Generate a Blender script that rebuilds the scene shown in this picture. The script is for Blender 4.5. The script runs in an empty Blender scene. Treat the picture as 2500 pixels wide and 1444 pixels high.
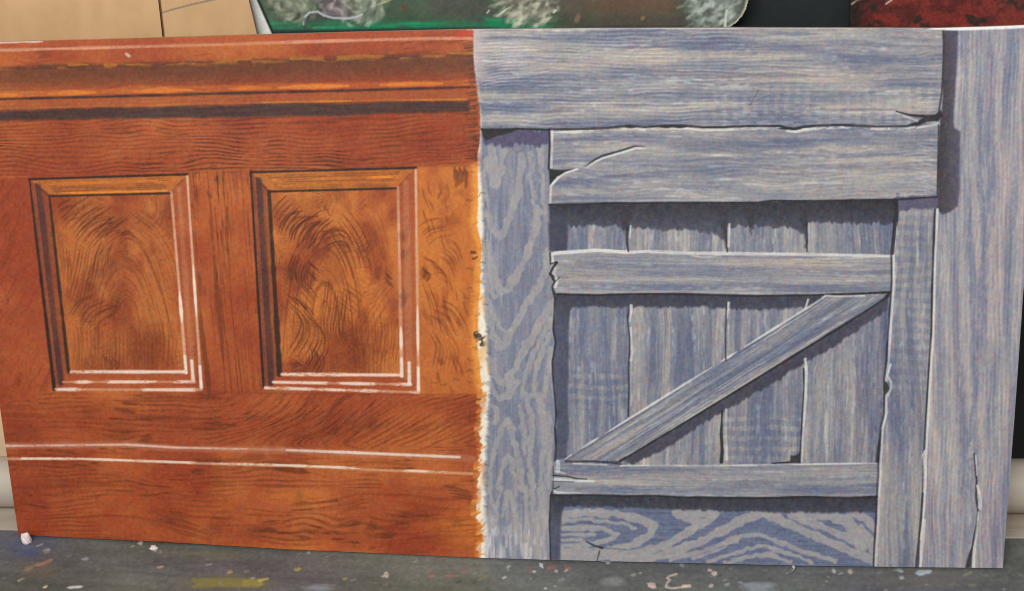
import math, random
import numpy as np

# =====================================================================
#  PAINTER : brush work computed on dense paint films (no images used)
# =====================================================================
def lin(c):
    c = np.asarray(c, float) / 255.0
    return np.where(c <= 0.04045, c / 12.92, ((c + 0.055) / 1.055) ** 2.4)

def sstep(a, b, x):
    t = np.clip((x - a) / (b - a), 0, 1)
    return t * t * (3 - 2 * t)

def _h(ix, iy, seed):
    n = (ix.astype(np.int64) * 374761393 + iy.astype(np.int64) * 668265263 + seed * 1442695041) & 0xffffffff
    n = ((n ^ (n >> 13)) * 1274126177) & 0xffffffff
    n = ((n ^ (n >> 16)) * 2246822519) & 0xffffffff
    return ((n ^ (n >> 15)) & 0xffffff) / float(0xffffff)

def vn(x, y, seed=0):
    x = np.asarray(x, float) + 0.37 * seed; y = np.asarray(y, float) + 5.13 * seed
    x, y = np.broadcast_arrays(x, y)
    ix = np.floor(x); iy = np.floor(y)
    fx = x - ix; fy = y - iy
    fx = fx * fx * (3 - 2 * fx); fy = fy * fy * (3 - 2 * fy)
    a = _h(ix, iy, seed); b = _h(ix + 1, iy, seed); c = _h(ix, iy + 1, seed); d = _h(ix + 1, iy + 1, seed)
    return (a * (1 - fx) + b * fx) * (1 - fy) + (c * (1 - fx) + d * fx) * fy

def fbm(x, y, seed=0, n=3):
    s = 0; a = .5; t = 0
    for k in range(n):
        s = s + a * vn(x * 2 ** k, y * 2 ** k, seed + 17 * k); t += a; a *= .55
    return s / t

def interp(pts, x):
    p = np.array(pts, float)
    return np.interp(x, p[:, 0], p[:, 1])

def edge_x(pts, y):                    # polyline given as (x, y) read as x(y)
    p = np.array(sorted(pts, key=lambda q: q[1]), float)
    return np.interp(y, p[:, 1], p[:, 0])

def pline_dist(X, Y, pts):
    P = np.array(pts, float)
    best = np.full(X.shape, 1e9); tt = np.zeros(X.shape); sd = np.zeros(X.shape)
    L = np.concatenate([[0], np.cumsum(np.hypot(*np.diff(P, axis=0).T))])
    for i in range(len(P) - 1):
        ax, ay = P[i]; dx, dy = P[i + 1] - P[i]; l2 = dx * dx + dy * dy + 1e-9
        t = np.clip(((X - ax) * dx + (Y - ay) * dy) / l2, 0, 1)
        ex = X - ax - t * dx; ey = Y - ay - t * dy
        d = np.hypot(ex, ey); m = d < best
        best = np.where(m, d, best); tt = np.where(m, L[i] + t * math.sqrt(l2), tt)
        sd = np.where(m, np.sign(dx * ey - dy * ex), sd)
    return best, tt, L[-1], sd

def inside(X, Y, pts):
    r = np.zeros(X.shape, bool); n = len(pts)
    for i in range(n):
        x1, y1 = pts[i]; x2, y2 = pts[(i + 1) % n]
        if y1 == y2: continue
        c = ((Y >= y1) != (Y >= y2)) & (X < (x2 - x1) * (Y - y1) / (y2 - y1) + x1)
        r ^= c
    return r

class Film:
    """a sheet of paint: X, Y are the plan coordinates of its points, C the pigment (display values 0-255)"""
    def __init__(s, X, Y, base=(128, 128, 128)):
        s.X = X; s.Y = Y; s.C = np.empty(X.shape + (3,)); s.C[:] = base
        s.cx0 = X.min(0); s.cx1 = X.max(0); s.ry0 = Y.min(1); s.ry1 = Y.max(1)
    def sub(s, x0, y0, x1, y1):
        c = np.nonzero((s.cx1 >= x0) & (s.cx0 <= x1))[0]; r = np.nonzero((s.ry1 >= y0) & (s.ry0 <= y1))[0]
        if len(c) == 0 or len(r) == 0: return None
        return (slice(r[0], r[-1] + 1), slice(c[0], c[-1] + 1))
    def lay(s, sl, m, col):
        col = np.asarray(col, float); m = np.clip(m, 0, 1)[..., None]
        s.C[sl] = s.C[sl] * (1 - m) + col * m
    def stroke(s, pts, w, col, a=1., soft=1.6, taper=0., dry=0., per=30., seed=1, wob=0.):
        """w: width, or (start, end)"""
        P = np.array(pts, float); ww = w if isinstance(w, tuple) else (w, w); pad = max(ww) + soft * 2 + wob + 4
        sl = s.sub(P[:, 0].min() - pad, P[:, 1].min() - pad, P[:, 0].max() + pad, P[:, 1].max() + pad)
        if sl is None: return
        X = s.X[sl]; Y = s.Y[sl]
        if wob:
            X = X + wob * (vn(X / 13, Y / 13, seed + 3) - .5) * 2; Y = Y + wob * (vn(X / 13, Y / 13, seed + 4) - .5) * 2
        d, t, L, sd = pline_dist(X, Y, pts)
        f = t / max(L, 1e-6)
        hw = .5 * (ww[0] + (ww[1] - ww[0]) * f)
        if taper: hw = hw * np.clip(np.minimum(f, 1 - f) / max(taper, 1e-6), .12, 1) ** .6
        hw = hw * (.75 + .5 * vn(t / (per * .7), 0 * t, seed + 9))
        m = a * sstep(hw + soft, hw - soft * .6, d)
        if dry:
            k = vn(t / per, 0 * t, seed); k2 = vn(t / 6, d / 1.5 * sd, seed + 5)
            m = m * np.clip(1 - dry + dry * sstep(.34, .62, k * .75 + k2 * .25) * 1.15, 0, 1)
        s.lay(sl, m, col)
    def poly(s, pts, col, a=1., soft=2., ragx=0., ragy=0., fx=7., fy=7., seed=1, tex=None, grad=None):
        P = np.array(pts, float); pad = soft * 2 + max(ragx, ragy) + 4
        sl = s.sub(P[:, 0].min() - pad, P[:, 1].min() - pad, P[:, 0].max() + pad, P[:, 1].max() + pad)
        if sl is None: return
        X = s.X[sl]; Y = s.Y[sl]
        Xw = X; Yw = Y
        if ragy: Yw = Y + ragy * ((.6 * vn(X / fx, Y * 0, seed) + .4 * vn(X / (fx * 3.1), Y / 60, seed + 1)) - .5) * 2
        if ragx: Xw = X + ragx * ((.6 * vn(X * 0, Y / fy, seed + 2) + .4 * vn(X / 60, Y / (fy * 3.1), seed + 3)) - .5) * 2
        d, t, L, sd = pline_dist(Xw, Yw, list(pts) + [pts[0]])
        sdist = np.where(inside(Xw, Yw, pts), d, -d)
        m = a * sstep(-soft, soft, sdist)
        if tex is not None: m = m * tex(X, Y)
        s.lay(sl, m, col if grad is None else grad(X, Y))

def family(F, pts, n, off, w, col, a, seed, dry=.35, curl=0.):
    """a run of parallel strokes left by one pull of the graining comb"""
    r = random.Random(seed); P = [(float(x), float(y)) for x, y in pts]
    cx = sum(p[0] for p in P) / len(P); cy = sum(p[1] for p in P) / len(P)
    for k in range(n):
        sc_ = 1 + curl * k + r.uniform(-.08, .08); jx = r.uniform(-1.5, 1.5); jy = r.uniform(-1.5, 1.5)
        t0 = r.uniform(-6, 6)
        q = [(cx + (x - cx) * sc_ + off[0] * k + jx, cy + (y - cy) * sc_ + off[1] * k + jy + t0) for x, y in P]
        q = smooth_line(q)
        F.stroke(q, w * r.uniform(.75, 1.2), col, a=a * r.uniform(.6, 1.1), soft=1.9, taper=.3, dry=dry, per=24, seed=seed * 31 + k)
def smooth_line(P, m=5):
    P = [np.array(p, float) for p in P]
    if len(P) < 3: return P
    E = [2 * P[0] - P[1]] + P + [2 * P[-1] - P[-2]]; out = []
    for i in range(1, len(E) - 2):
        for j in range(m):
            t = j / m
            out.append(.5 * (2 * E[i] + (E[i + 1] - E[i - 1]) * t + (2 * E[i - 1] - 5 * E[i] + 4 * E[i + 1] - E[i + 2]) * t * t + (3 * E[i] - E[i - 1] - 3 * E[i + 1] + E[i + 2]) * t ** 3))
    return out + [P[-1]]

# ---- plan of the board -------------------------------------------------
TOP = [(-140, 109), (0, 103), (300, 95), (640, 85), (900, 78), (1155, 72), (1400, 70), (1800, 68), (2200, 69), (2290, 69), (2400, 66), (2500, 62), (2560, 60)]
BOT = [(-140, 1290), (45, 1306), (250, 1316), (450, 1326), (700, 1341), (950, 1352), (1170, 1362), (1330, 1366.5), (1600, 1373), (1950, 1381), (2250, 1385), (2448, 1387), (2560, 1388)]
def board_grid(nx, ny, inset=0.):
    s = np.linspace(0, 1, nx)[None, :].repeat(ny, 0); r = np.linspace(0, 1, ny)[:, None].repeat(nx, 1)
    Y = 90 + r * 1260.; X = s * 2600 - 100
    for _ in range(6):
        xl = -128 + (Y - 107) * (173. / 1198.); xr = np.interp(Y, [62, 700, 1000, 1387], [2546, 2499, 2478, 2448])
        X = xl + inset + (xr - xl - 2 * inset) * s
        yt = interp(TOP, X) + inset; yb = interp(BOT, X) - inset
        Y = yt + (yb - yt) * r
    return X, Y

# ---- outlines of what is painted on it --------------------------------
MAH_EDGE = [(1157, 60), (1157, 130), (1160, 170), (1168, 230), (1174, 290), (1172, 350), (1166, 380), (1168, 480), (1164, 545), (1176, 600), (1173, 680), (1168, 770),
            (1166, 850), (1172, 900), (1177, 960), (1173, 1000), (1167, 1060), (1176, 1090), (1167, 1130), (1166, 1200), (1160, 1240), (1161, 1264), (1176, 1277), (1174, 1300),
            (1186, 1310), (1164, 1332), (1173, 1370)]
GREY_EDGE = [(1158, 60), (1158, 130), (1160, 170), (1167, 230), (1174, 290), (1174, 330), (1172, 400), (1177, 480), (1180, 560), (1178, 640), (1178, 690), (1185, 760), (1190, 850),
             (1197, 930), (1193, 985), (1187, 1080), (1184, 1160), (1183, 1240), (1185, 1300), (1184, 1370)]
BEAM_BOT = [(1150, 315), (1175, 315), (1200, 319), (1264, 314), (1340, 316), (1396, 316), (1480, 313), (1539, 307), (1572, 311), (1626, 307), (1670, 307), (1715, 311.5), (1760, 311), (1827, 308), (1906, 308),
            (1918, 313), (1940, 315), (1962, 310), (1996, 307), (2052, 305), (2094, 307), (2136, 309), (2214, 308), (2228, 303), (2253, 292), (2288, 280)]
BEAM_R = [(2303, 60), (2301, 76), (2304, 112), (2301, 154), (2300, 196), (2297, 238), (2293, 266), (2286, 278), (2290, 300)]
PL2_BOT = [(1330, 500), (1339, 499.5), (1412, 498), (1484, 495), (1644, 494), (1848, 494), (1885, 489), (1983, 490), (2074, 488), (2181, 487), (2288, 480), (2300, 480)]
POST_R = [(1341, 310), (1341, 412), (1340, 500), (1344, 610), (1347, 660), (1352, 716), (1355, 730), (1351, 806), (1357, 836), (1349, 883), (1349.5, 913), (1354, 962), (1358, 1012), (1355, 1046), (1358, 1095),
          (1355, 1125), (1350, 1160), (1348, 1200), (1344, 1212), (1342, 1277), (1344, 1370)]
BT1_TOP = [(1340, 618), (1359, 618), (1455, 612), (1543, 616), (1583, 614), (1673, 618), (1848, 620), (2044, 623), (2180, 626)]
BT1_BOT = [(1340, 718), (1356, 718), (1449, 720), (1549, 717), (1668, 717), (1765, 720), (1848, 722), (2013, 719), (2172, 713), (2200, 713)]
BT2_TOP = [(1340, 1128), (1380, 1127), (1511, 1136), (1700, 1136), (1948, 1134), (2160, 1131)]
BT2_BOT = [(1340, 1208), (1450, 1208), (1527, 1211), (1603, 1209), (1650, 1213), (1773, 1215.5), (1900, 1215), (1961, 1212), (2069, 1215), (2160, 1213)]
BRACE = [(1379, 1122), (1600, 984), (1850, 830), (2016, 724), (2090, 721), (2166, 722), (2100, 768), (1850, 922), (1650, 1044), (1514, 1125)]
JAMB_L = [(2187, 480), (2185.6, 545), (2179, 615), (2179.5, 690), (2175.6, 746), (2170.6, 813), (2167, 879), (2161, 926), (2161, 962), (2160.6, 1012), (2152, 1046), (2147, 1129), (2147, 1155), (2143, 1215),
          (2141, 1277), (2137, 1340), (2135, 1392)]
JAMB_R = [(2285, 480), (2283, 512), (2278.5, 615), (2276, 690), (2273.6, 813), (2268.7, 879), (2263.7, 962), (2258, 1062), (2255, 1123), (2254, 1184), (2249, 1261), (2241, 1338), (2236, 1392)]
SEAM1 = [(1535, 500), (1533, 560), (1532, 640), (1536, 730), (1537, 746), (1532, 780), (1537, 823), (1537, 866), (1534, 896), (1535.5, 946), (1534, 1020), (1530, 1130)]
SEAM2 = [(1774, 500), (1773, 620), (1775, 740), (1772, 880), (1764, 980), (1761.5, 1060), (1761, 1130)]
SEAM3 = [(1969, 500), (1969, 620), (1970, 740), (1966, 875), (1963, 950), (1957, 1060), (1952, 1130)]
P1O = [(72, 438), (457, 426), (492, 952), (133, 951)]; P1I = [(121, 479), (416, 472), (453, 908), (168, 908)]
P2O = [(612, 421), (1015, 410), (1022, 958), (644, 947)]; P2I = [(657, 468), (969, 460), (979, 916), (683, 914)]
GREY_LO = np.array([106, 113, 136.]); GREY_HI = np.array([173, 168, 163.])

def grey_wood(u, v, seed, contrast=1., hatch=None, bias=0.):
    """comb-grained weathered paint: u runs along the grain, v across (plan units)"""
    w = v + 9 * (fbm(u / 260, v / 90, seed + 2, 2) - .5) * 2 + 2.5 * (vn(u / 60, v / 30, seed + 3) - .5)
    s1 = vn(u / 330, w / 25, seed); s2 = vn(u / 170, w / 11.5, seed + 1); s3 = vn(u / 80, w / 6.4, seed + 4)
    st = vn(u / 15, w / 5.5, seed + 5); sp = vn(u / 5, w / 3., seed + 6)
    lowf = fbm(u / 300, v / 110, seed + 7, 2)
    t = .5 + bias + contrast * (.85 * (s1 - .5) + .75 * (s2 - .5) + .38 * (s3 - .5) + .24 * (st - .5) + .10 * (sp - .5) + .6 * (lowf - .5))
    if hatch is not None:                                   # check-roller marks: short bars across the grain
        hb = .5 + .5 * np.cos(2 * np.pi * (u + 9 * vn(v / 40, u / 60, seed + 8)) / 25); hc = vn(u / 9, v / 7.5, seed + 9)
        t = t + hatch * (.26 * (sstep(.25, .9, hb) - .45) * (.0 + 1.6 * hc))
    cb = comb(u * 1.3, w + 5 * (vn(u / 90, v / 40, seed + 14) - .5) * 2, 9.2, seed + 15, .9)
    t = t + contrast * .30 * (cb - .28) * (.35 + 1.1 * vn(u / 120, v / 40, seed + 16))
    t = np.clip(t, 0, 1)
    c = GREY_LO + (GREY_HI - GREY_LO) * t[..., None]
    dl = (sstep(.60, .78, vn(u / 190, w / 9.5, seed + 12) * .8 + .2 * vn(u / 24, w / 3.4, seed + 13)) * .42 * contrast)[..., None]
    c = c * (1 - dl) + dl * np.array([92, 98, 121.])
    dry = sstep(.66, .86, vn(u / 120, w / 5., seed + 10) * .7 + st * .3)[..., None]
    c = c + dry * np.array([20, 21, 22.])
    pk = sstep(.55, .8, vn(u / 240, w / 15, seed + 11))[..., None] * t[..., None]
    return c + pk * np.array([6, 0, -3.])

def banded(f, u, v, period, seed, sharp=.16, duty=.5):
    """heartwood bands : contour lines of f, edges feathered along the grain"""
    q = f / period + .30 * (fbm(u / 60, v / 30, seed, 2) - .5) + .12 * (vn(u / 11, v / 3.5, seed + 3) - .5)
    tri = np.abs((q % 1.) - .5) * 2
    return sstep(duty - sharp, duty + sharp, tri)

def comb(u, v, per, seed, jit=1.3):
    """parallel wavering lines left by a graining comb"""
    ph = v / per + jit * (fbm(u / 150, v / 70, seed, 2) - .5) * 2 + .25 * (vn(u / 30, v / 9, seed + 4) - .5)
    return sstep(.30, .95, .5 + .5 * np.cos(2 * np.pi * ph)) * (.25 + .75 * vn(u / 42, v / 24, seed + 6))

def tick(u, v, lu, lv, seed, lo=.55, hi=.78):
    return sstep(lo, hi, vn(u / lu, v / lv, seed) * .75 + vn(u / (lu * .45), v / (lv * .6), seed + 1) * .25)

def paint_board(nx, ny):
    X, Y = board_grid(nx, ny)
    F = Film(X, Y); C = F.C
    # ------------------------------------------------ mahogany ground
    sl = F.sub(-200, 0, 1215, 1500); x = X[sl]; y = Y[sl]
    lo = fbm(x / 210, y / 170, 3, 3); lo2 = fbm(x / 70, y / 60, 8, 2)
    left = sstep(330, -40, x) * sstep(360, 520, y); right = sstep(930, 1130, x) * sstep(380, 440, y) * sstep(1010, 930, y)
    t = np.clip(.5 + 1.9 * (lo - .5) + .7 * (lo2 - .5) + .55 * right - .6 * left - .2 * sstep(300, 200, y), 0, 1)[..., None]
    RED = np.array([150, 63, 34.]); ORA = np.array([184, 100, 49.])
    C[sl] = RED + (ORA - RED) * t
    dark = np.array([88, 40, 20.]); mid = np.array([118, 52, 24.])
    # top rail and cornice : lengthwise grain with ticks
    m = sstep(436, 424, y + .022 * (x - 30)) 
    wv = y + .026 * x + 7 * (fbm(x / 130, y / 50, 21, 2) - .5) * 2
    g1 = tick(x, wv, 95, 4.2, 31) * sstep(.3, .6, fbm(x / 150, y / 70, 33, 2))
    g2 = tick(x, wv, 26, 3.6, 35, .58, .75) * sstep(.5, .66, vn(x / 85, y / 38, 37))
    cl = comb(x, wv + 4 * (vn(x / 75, y / 40, 34) - .5) * 2, 10.5, 32)
    cm = sstep(.45, .62, vn(x / 62, y / 60, 38)) * sstep(.35, .6, vn(x / 240, y / 50, 39))
    F.lay(sl, m * (.14 * g1 + .44 * cl + .5 * cl * cm + .26 * g2) * sstep(120, 310, y), dark)
    dg = y + .55 * x
    F.lay(sl, m * .5 * tick(dg * .3 + x, y + .16 * x, 60, 5, 41, .56, .8) * sstep(.48, .66, vn(x / 140, y / 60, 43)) * sstep(175, 150, y), mid)
    # left stile, middle stile, right stile (up-and-down grain)
    ms = sstep(420, 436, y + .022 * (x - 30)) * sstep(966, 954, y - .006 * x)
    flow = x - .09 * (y - 430)
    ml = ms * sstep(150, 70, x - .07 * (y - 430))
    vv = x + .55 * y
    F.lay(sl, ml * .42 * tick(y - .3 * x, vv + 14 * fbm(x / 60, y / 60, 50), 48, 6., 51, .52, .8) * sstep(.35, .6, fbm(x / 90, y / 120, 53, 2)), mid)
    mm = ms * sstep(440, 470, x - .06 * (y - 430)) * sstep(660, 620, x - .04 * (y - 430))
    gg = tick(y, flow + 5 * vn(x / 50, y / 140, 60), 170, 5., 61, .5, .74) * (.4 + .6 * sstep(.4, .7, vn(x / 45, y / 230, 63)))
    gg2 = tick(y, flow, 34, 5., 65, .56, .76) * sstep(.45, .65, vn(x / 24, y / 100, 67)) * sstep(900, 600, y)
    F.lay(sl, mm * (.5 * gg + .5 * gg2), dark)
    F.lay(sl, mm * .34 * comb(y, flow, 9.5, 66, .7) * sstep(.35, .6, vn(x / 40, y / 200, 68)), dark)
    mr = ms * sstep(1008, 1024, x)
    F.lay(sl, mr * (.35 + .4 * sstep(.35, .65, fbm(x / 60, y / 90, 69, 2))), (204, 122, 52))
    dd = .45 * x + .2 * y
    F.lay(sl, mr * .5 * tick(y * .9 + x * .35, x * .95 - y * .32 + 16 * fbm(x / 50, y / 70, 70), 42, 5.5, 71, .54, .8) * sstep(.45, .66, fbm(x / 60, y / 80, 73, 2)), mid)
    # lower rails
    mb = sstep(950, 964, y - .006 * x)
    sl_ = (.30 - .30 * sstep(300, 900, x)) - .30 * sstep(500, 1000, x) * sstep(1120, 1000, y)
    wv = y - sl_ * 0 + .30 * x * sstep(500, 1000, x) * sstep(1130, 1080, y) - .018 * x + 15 * (fbm(x / 200, y / 70, 80, 2) - .5) * 2
    F.lay(sl, mb * .48 * tick(x, wv, 130, 5.5, 81, .5, .8) * sstep(.34, .62, fbm(x / 170, y / 70, 83, 2)), mid)
    F.lay(sl, mb * .55 * tick(x, wv, 42, 6.5, 85, .58, .8) * sstep(.5, .68, vn(x / 110, y / 50, 87)), dark)
    hot = sstep(.5, .75, fbm(x / 230, y / 60, 89, 2)) * sstep(1150, 1190, y)
    F.lay(sl, .5 * hot * sstep(420, 800, x), (204, 116, 42))
    F.lay(sl, mb * .40 * comb(x, wv * .9, 11, 86, 1.6) * sstep(.42, .62, fbm(x / 120, y / 50, 88, 2)), dark)
    for k, (cx, cy, rx, ry, a) in enumerate([(235, 1003, 34, 22, .5), (305, 1060, 60, 22, .45), (410, 1270, 70, 16, .42), (520, 1290, 26, 30, .4), (640, 1292, 70, 18, .5), (1105, 1188, 34, 8, .62), (1150, 1020, 16, 14, .4), (730, 1215, 14, 22, .45),
                                             (280, 1165, 22, 16, .4), (1010, 1350, 26, 8, .5), (890, 1045, 90, 10, .34), (740, 1065, 60, 9, .4), (60, 1050, 50, 24, .3), (60, 1210, 50, 40, .25), (160, 1170, 40, 30, .22)]):
        q = np.hypot((x - cx) / rx, (y - cy + .12 * (x - cx)) / ry) + .7 * (fbm(x / 28, y / 9, 90 + k, 2) - .5)
        F.lay(sl, .62 * a * sstep(1.3, .1, q) * (.6 + .6 * vn(x / 40, y / 5, 95)), dark)
    # ------------------------------------------------ figured panels
    for k, (O, I, cx, ay, hx) in enumerate([(P1O, P1I, 305, 560, 150), (P2O, P2I, 800, 575, 165)]):
        b = F.sub(O[0][0] - 6, O[1][1] - 6, O[2][0] + 6, O[2][1] + 6); px = X[b]; py = Y[b]
        mk = inside(px, py, I) * 1.
        dx = px - cx - (py - 690) * .085 + 26 * (fbm(px / 90, py / 90, 100 + k, 2) - .5)
        kk = .019
        f = (py - kk * dx * dx) / np.sqrt(1 + (2 * kk * dx) ** 2 * .55) + 22 * (fbm(px / 65, py / 85, 104 + k, 2) - .5)
        base = fbm(px / 80, py / 120, 106 + k, 3)
        F.lay(b, mk * sstep(.30, .60, base) * .8, (202, 120, 54) if k else (188, 110, 52))
        F.lay(b, mk * sstep(.56, .3, base) * .5, (148, 70, 32))
        ct = comb(py, px - .08 * py + 14 * (fbm(px / 60, py / 120, 128 + k, 2) - .5) - 10 * np.abs(dx) / 100, 9., 124 + k, 1.0)
        F.lay(b, mk * .42 * ct * sstep(740, 880, py) * sstep(.34, .6, vn(px / 44, py / 80, 126 + k)), (108, 54, 36))
        pt = sstep(.46, .62, fbm(px / 46, py / 70, 118 + k, 2))
        F.lay(b, mk * .18 * pt, (118, 54, 28))
        F.lay(b, mk * (.16 + .26 * pt) * comb(dx + py, f * 1.8, 9.5, 112 + k, .8), (102, 44, 22))
    c2 = lambda pts: [(550 + x_ / 2.3286, 380 + y_ / 2.3286) for x_, y_ in pts]
    c1_ = lambda pts: [(x_ / 2.329, 380 + y_ / 2.329) for x_, y_ in pts]
    DK = (84, 38, 18); DM = (104, 48, 22)
    for i, (pts, n, off, w, a_, cu) in enumerate([
            ([(268, 335), (295, 290), (345, 240)], 6, (7, 6), 4, .62, .05), ([(300, 440), (320, 380), (370, 330), (420, 318)], 9, (8, 3.4), 4.2, .62, .02), ([(430, 470), (470, 390), (540, 330)], 6, (7, 5), 4.2, .6, 0),
            ([(500, 240), (530, 300), (560, 240)], 4, (9, 4), 3.4, .3, 0), ([(530, 470), (580, 430), (650, 415), (700, 450)], 5, (2, 8), 5, .55, -.04), ([(400, 520), (440, 470), (470, 455)], 5, (9, 4), 4.5, .55, 0),
            ([(690, 300), (770, 410), (830, 540), (850, 620)], 7, (-9, 8), 4.2, .45, -.05), ([(860, 330), (900, 430), (930, 560)], 6, (-8, 5), 3.4, .22, 0), ([(385, 575), (362, 650), (372, 720)], 8, (7, 3), 5, .6, -.02),
            ([(470, 590), (500, 620), (525, 640)], 5, (0, 7), 4.2, .5, 0), ([(345, 770), (375, 795), (400, 830)], 6, (9, 7), 4.2, .55, 0), ([(440, 700), (480, 740), (520, 790)], 6, (-4, 8), 4, .5, 0),
            ([(575, 720), (560, 850), (545, 960), (575, 1040)], 8, (7, 3), 4.5, .52, 0), ([(690, 720), (740, 760), (790, 800)], 6, (-4, 9), 4.2, .4, 0), ([(640, 880), (650, 990), (690, 1090)], 8, (8, 2), 3.8, .36, 0),
            ([(790, 900), (800, 1010), (780, 1150)], 14, (7.5, 1), 4, .38, 0), ([(350, 830), (420, 920), (420, 1010), (350, 1130)], 9, (8, 5), 4, .46, 0), ([(360, 1180), (400, 1165), (440, 1185)], 4, (4, 6), 4.5, .5, 0),
            ([(480, 1090), (500, 1150), (470, 1215)], 5, (6, 2), 5.5, .5, 0), ([(905, 640), (925, 670), (950, 690)], 5, (0, 5), 5, .5, 0)]):
        family(F, c2(pts), n, (off[0] * 1.05, off[1] * 1.05), w * .95, DK if a_ > .4 else DM, min(.8, a_ * 1.2), 220 + i, curl=cu)
    for i, (pts, n, off, w, a_, cu) in enumerate([
            ([(320, 300), (350, 270), (400, 250)], 6, (4, 7), 4, .5, 0), ([(350, 370), (420, 300), (500, 250)], 7, (9, 4), 4.2, .52, 0), ([(390, 430), (450, 360), (520, 320), (600, 300)], 8, (7, 6), 4.2, .5, -.03),
            ([(520, 450), (560, 400), (650, 330)], 6, (7, 3), 4.2, .5, 0), ([(680, 460), (715, 430), (760, 445)], 3, (1, 5), 5, .6, 0), ([(650, 480), (620, 560), (600, 680)], 6, (-6, 2), 4.2, .46, 0),
            ([(335, 480), (350, 600), (345, 700)], 4, (8, 8), 4.5, .4, 0), ([(440, 500), (420, 620), (380, 790)], 8, (7, 5), 4.2, .46, 0), ([(790, 300), (850, 340), (900, 380)], 6, (-7, 9), 5, .3, 0),
            ([(780, 450), (860, 570), (910, 720), (950, 880)], 8, (8, -4), 4, .26, 0), ([(660, 800), (700, 830), (640, 880)], 6, (-5, 8), 5, .4, 0), ([(400, 900), (450, 830), (540, 790)], 8, (8, 5), 4.2, .42, 0),
            ([(700, 560), (730, 580), (760, 560)], 4, (0, 7), 4.2, .3, 0), ([(420, 990), (425, 1090), (415, 1195)], 24, (9.5, .3), 4.5, .30, 0), ([(590, 1150), (610, 1180), (600, 1215)], 5, (6, 1), 6, .45, 0),
            ([(700, 960), (720, 1060), (700, 1180)], 10, (8.5, 1), 5, .28, 0)]):
        family(F, c1_(pts), n, (off[0] * 1.05, off[1] * 1.05), w * .9, DK if a_ > .4 else DM, min(.75, a_ * 1.1), 260 + i, curl=cu)
    for i, (pts, n, cu, a_) in enumerate([([(676, 890), (690, 740), (720, 610), (775, 545), (830, 560), (872, 660), (890, 780), (900, 890)], 11, -.085, .40), ([(838, 890), (850, 800), (905, 700), (950, 660)], 6, .02, .26),
                                          ([(186, 890), (196, 750), (222, 630), (285, 560), (345, 590), (392, 690), (420, 790), (438, 890)], 11, -.085, .34)]):
        family(F, pts, n, (0, 4.5) if cu < 0 else (9, 6), 3.4, DM, a_, 340 + i, dry=.5, curl=cu)
    for i, (pts, n, off, w, a_) in enumerate([([(1100, 420), (1150, 385), (1230, 370)], 5, (6, 8), 4.5, .34), ([(1110, 560), (1170, 590), (1200, 680)], 6, (8, 8), 4, .3), ([(1240, 820), (1310, 860), (1370, 960)], 7, (-6, 7), 4.5, .36), ([(1120, 720), (1165, 840), (1180, 960)], 6, (7, 5), 4, .32),
                                                  ([(1160, 1000), (1200, 1080), (1180, 1200)], 7, (9, 3), 4, .3), ([(1270, 480), (1320, 520), (1350, 600)], 5, (-5, 9), 4, .3), ([(1200, 250), (1220, 200), (1210, 140)], 4, (7, 4), 4.5, .3), ([(1110, 640), (1135, 660), (1120, 700)], 4, (4, 2), 5, .5)]):
        family(F, c2(pts), n, off, w, DM, a_ * 1.3, 290 + i)
    for i, (pts, n, off, w, a_) in enumerate([([(780, 1075), (850, 1040), (940, 985)], 8, (16, 4), 4.5, .34), ([(640, 1040), (720, 1010), (780, 975)], 6, (18, 8), 4.2, .30), ([(930, 1080), (1000, 1050), (1080, 1000)], 6, (14, 5), 4.2, .3), ([(700, 1230), (790, 1220), (870, 1200)], 5, (10, 7), 4, .26),
                                                  ([(1080, 1186), (1110, 1190), (1150, 1200)], 5, (6, 7), 5, .45), ([(620, 1290), (700, 1300), (780, 1296)], 5, (4, 9), 4.5, .36), ([(380, 1260), (440, 1275), (490, 1290)], 5, (8, 9), 5, .34)]):
        family(F, pts, n, off, w, DM, a_ * 1.3, 310 + i)
    knots = [(925, 662, 13, 22, .6), (985, 577, 14, 14, .55), (985, 620, 11, 18, .6), (1035, 668, 11, 18, .6), (985, 728, 14, 24, .8), (880, 610, 14, 30, .45), (708, 655, 18, 34, .5), (752, 690, 18, 26, .5), (805, 700, 18, 18, .3),
             (796, 580, 30, 22, .42), (826, 470, 24, 20, .35), (305, 570, 18, 7, .65), (270, 640, 16, 34, .4), (420, 520, 34, 24, .4), (288, 740, 26, 20, .34), (750, 895, 22, 18, .5), (880, 860, 26, 40, .28),
             (1095, 540, 22, 14, .42), (1120, 470, 18, 10, .3), (1130, 760, 22, 40, .3), (1100, 640, 18, 12, .3), (1075, 560, 14, 10, .3)]
    for k, (cx, cy, rx, ry, a) in enumerate(knots):
        b = F.sub(cx - 2 * rx, cy - 2 * ry, cx + 2 * rx, cy + 2 * ry); px = X[b]; py = Y[b]
        a = a * .5
        q = np.hypot((px - cx + .25 * (py - cy)) / rx, (py - cy) / ry) + 1.3 * (vn(px / 7, py / 26, 300 + k) - .5) + .4 * (vn(px / 4, py / 12, 330 + k) - .5)
        F.lay(b, a * sstep(1.15, .3, q), (88, 38, 24))
    # ------------------------------------------------ cornice (painted concave moulding)
    b = F.sub(-160, 40, 1160, 330); px = X[b]; py = Y[b]; yy = py + .0262 * px
    n = 6 * (vn(px / 35, py / 12, 400) - .5) + 3 * (vn(px / 9, py / 5, 401) - .5)
    yd = py + .030 * px + n
    cz = sstep(157, 170, yd) * sstep(228, 176, yy + n * .4)
    F.lay(b, cz * (.68 + .3 * (vn(px / 60, py / 6, 402) - .5)), (74, 46, 30))
    F.lay(b, .45 * sstep(170, 190, yd) * sstep(236, 200, yy), (112, 60, 34))
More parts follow.
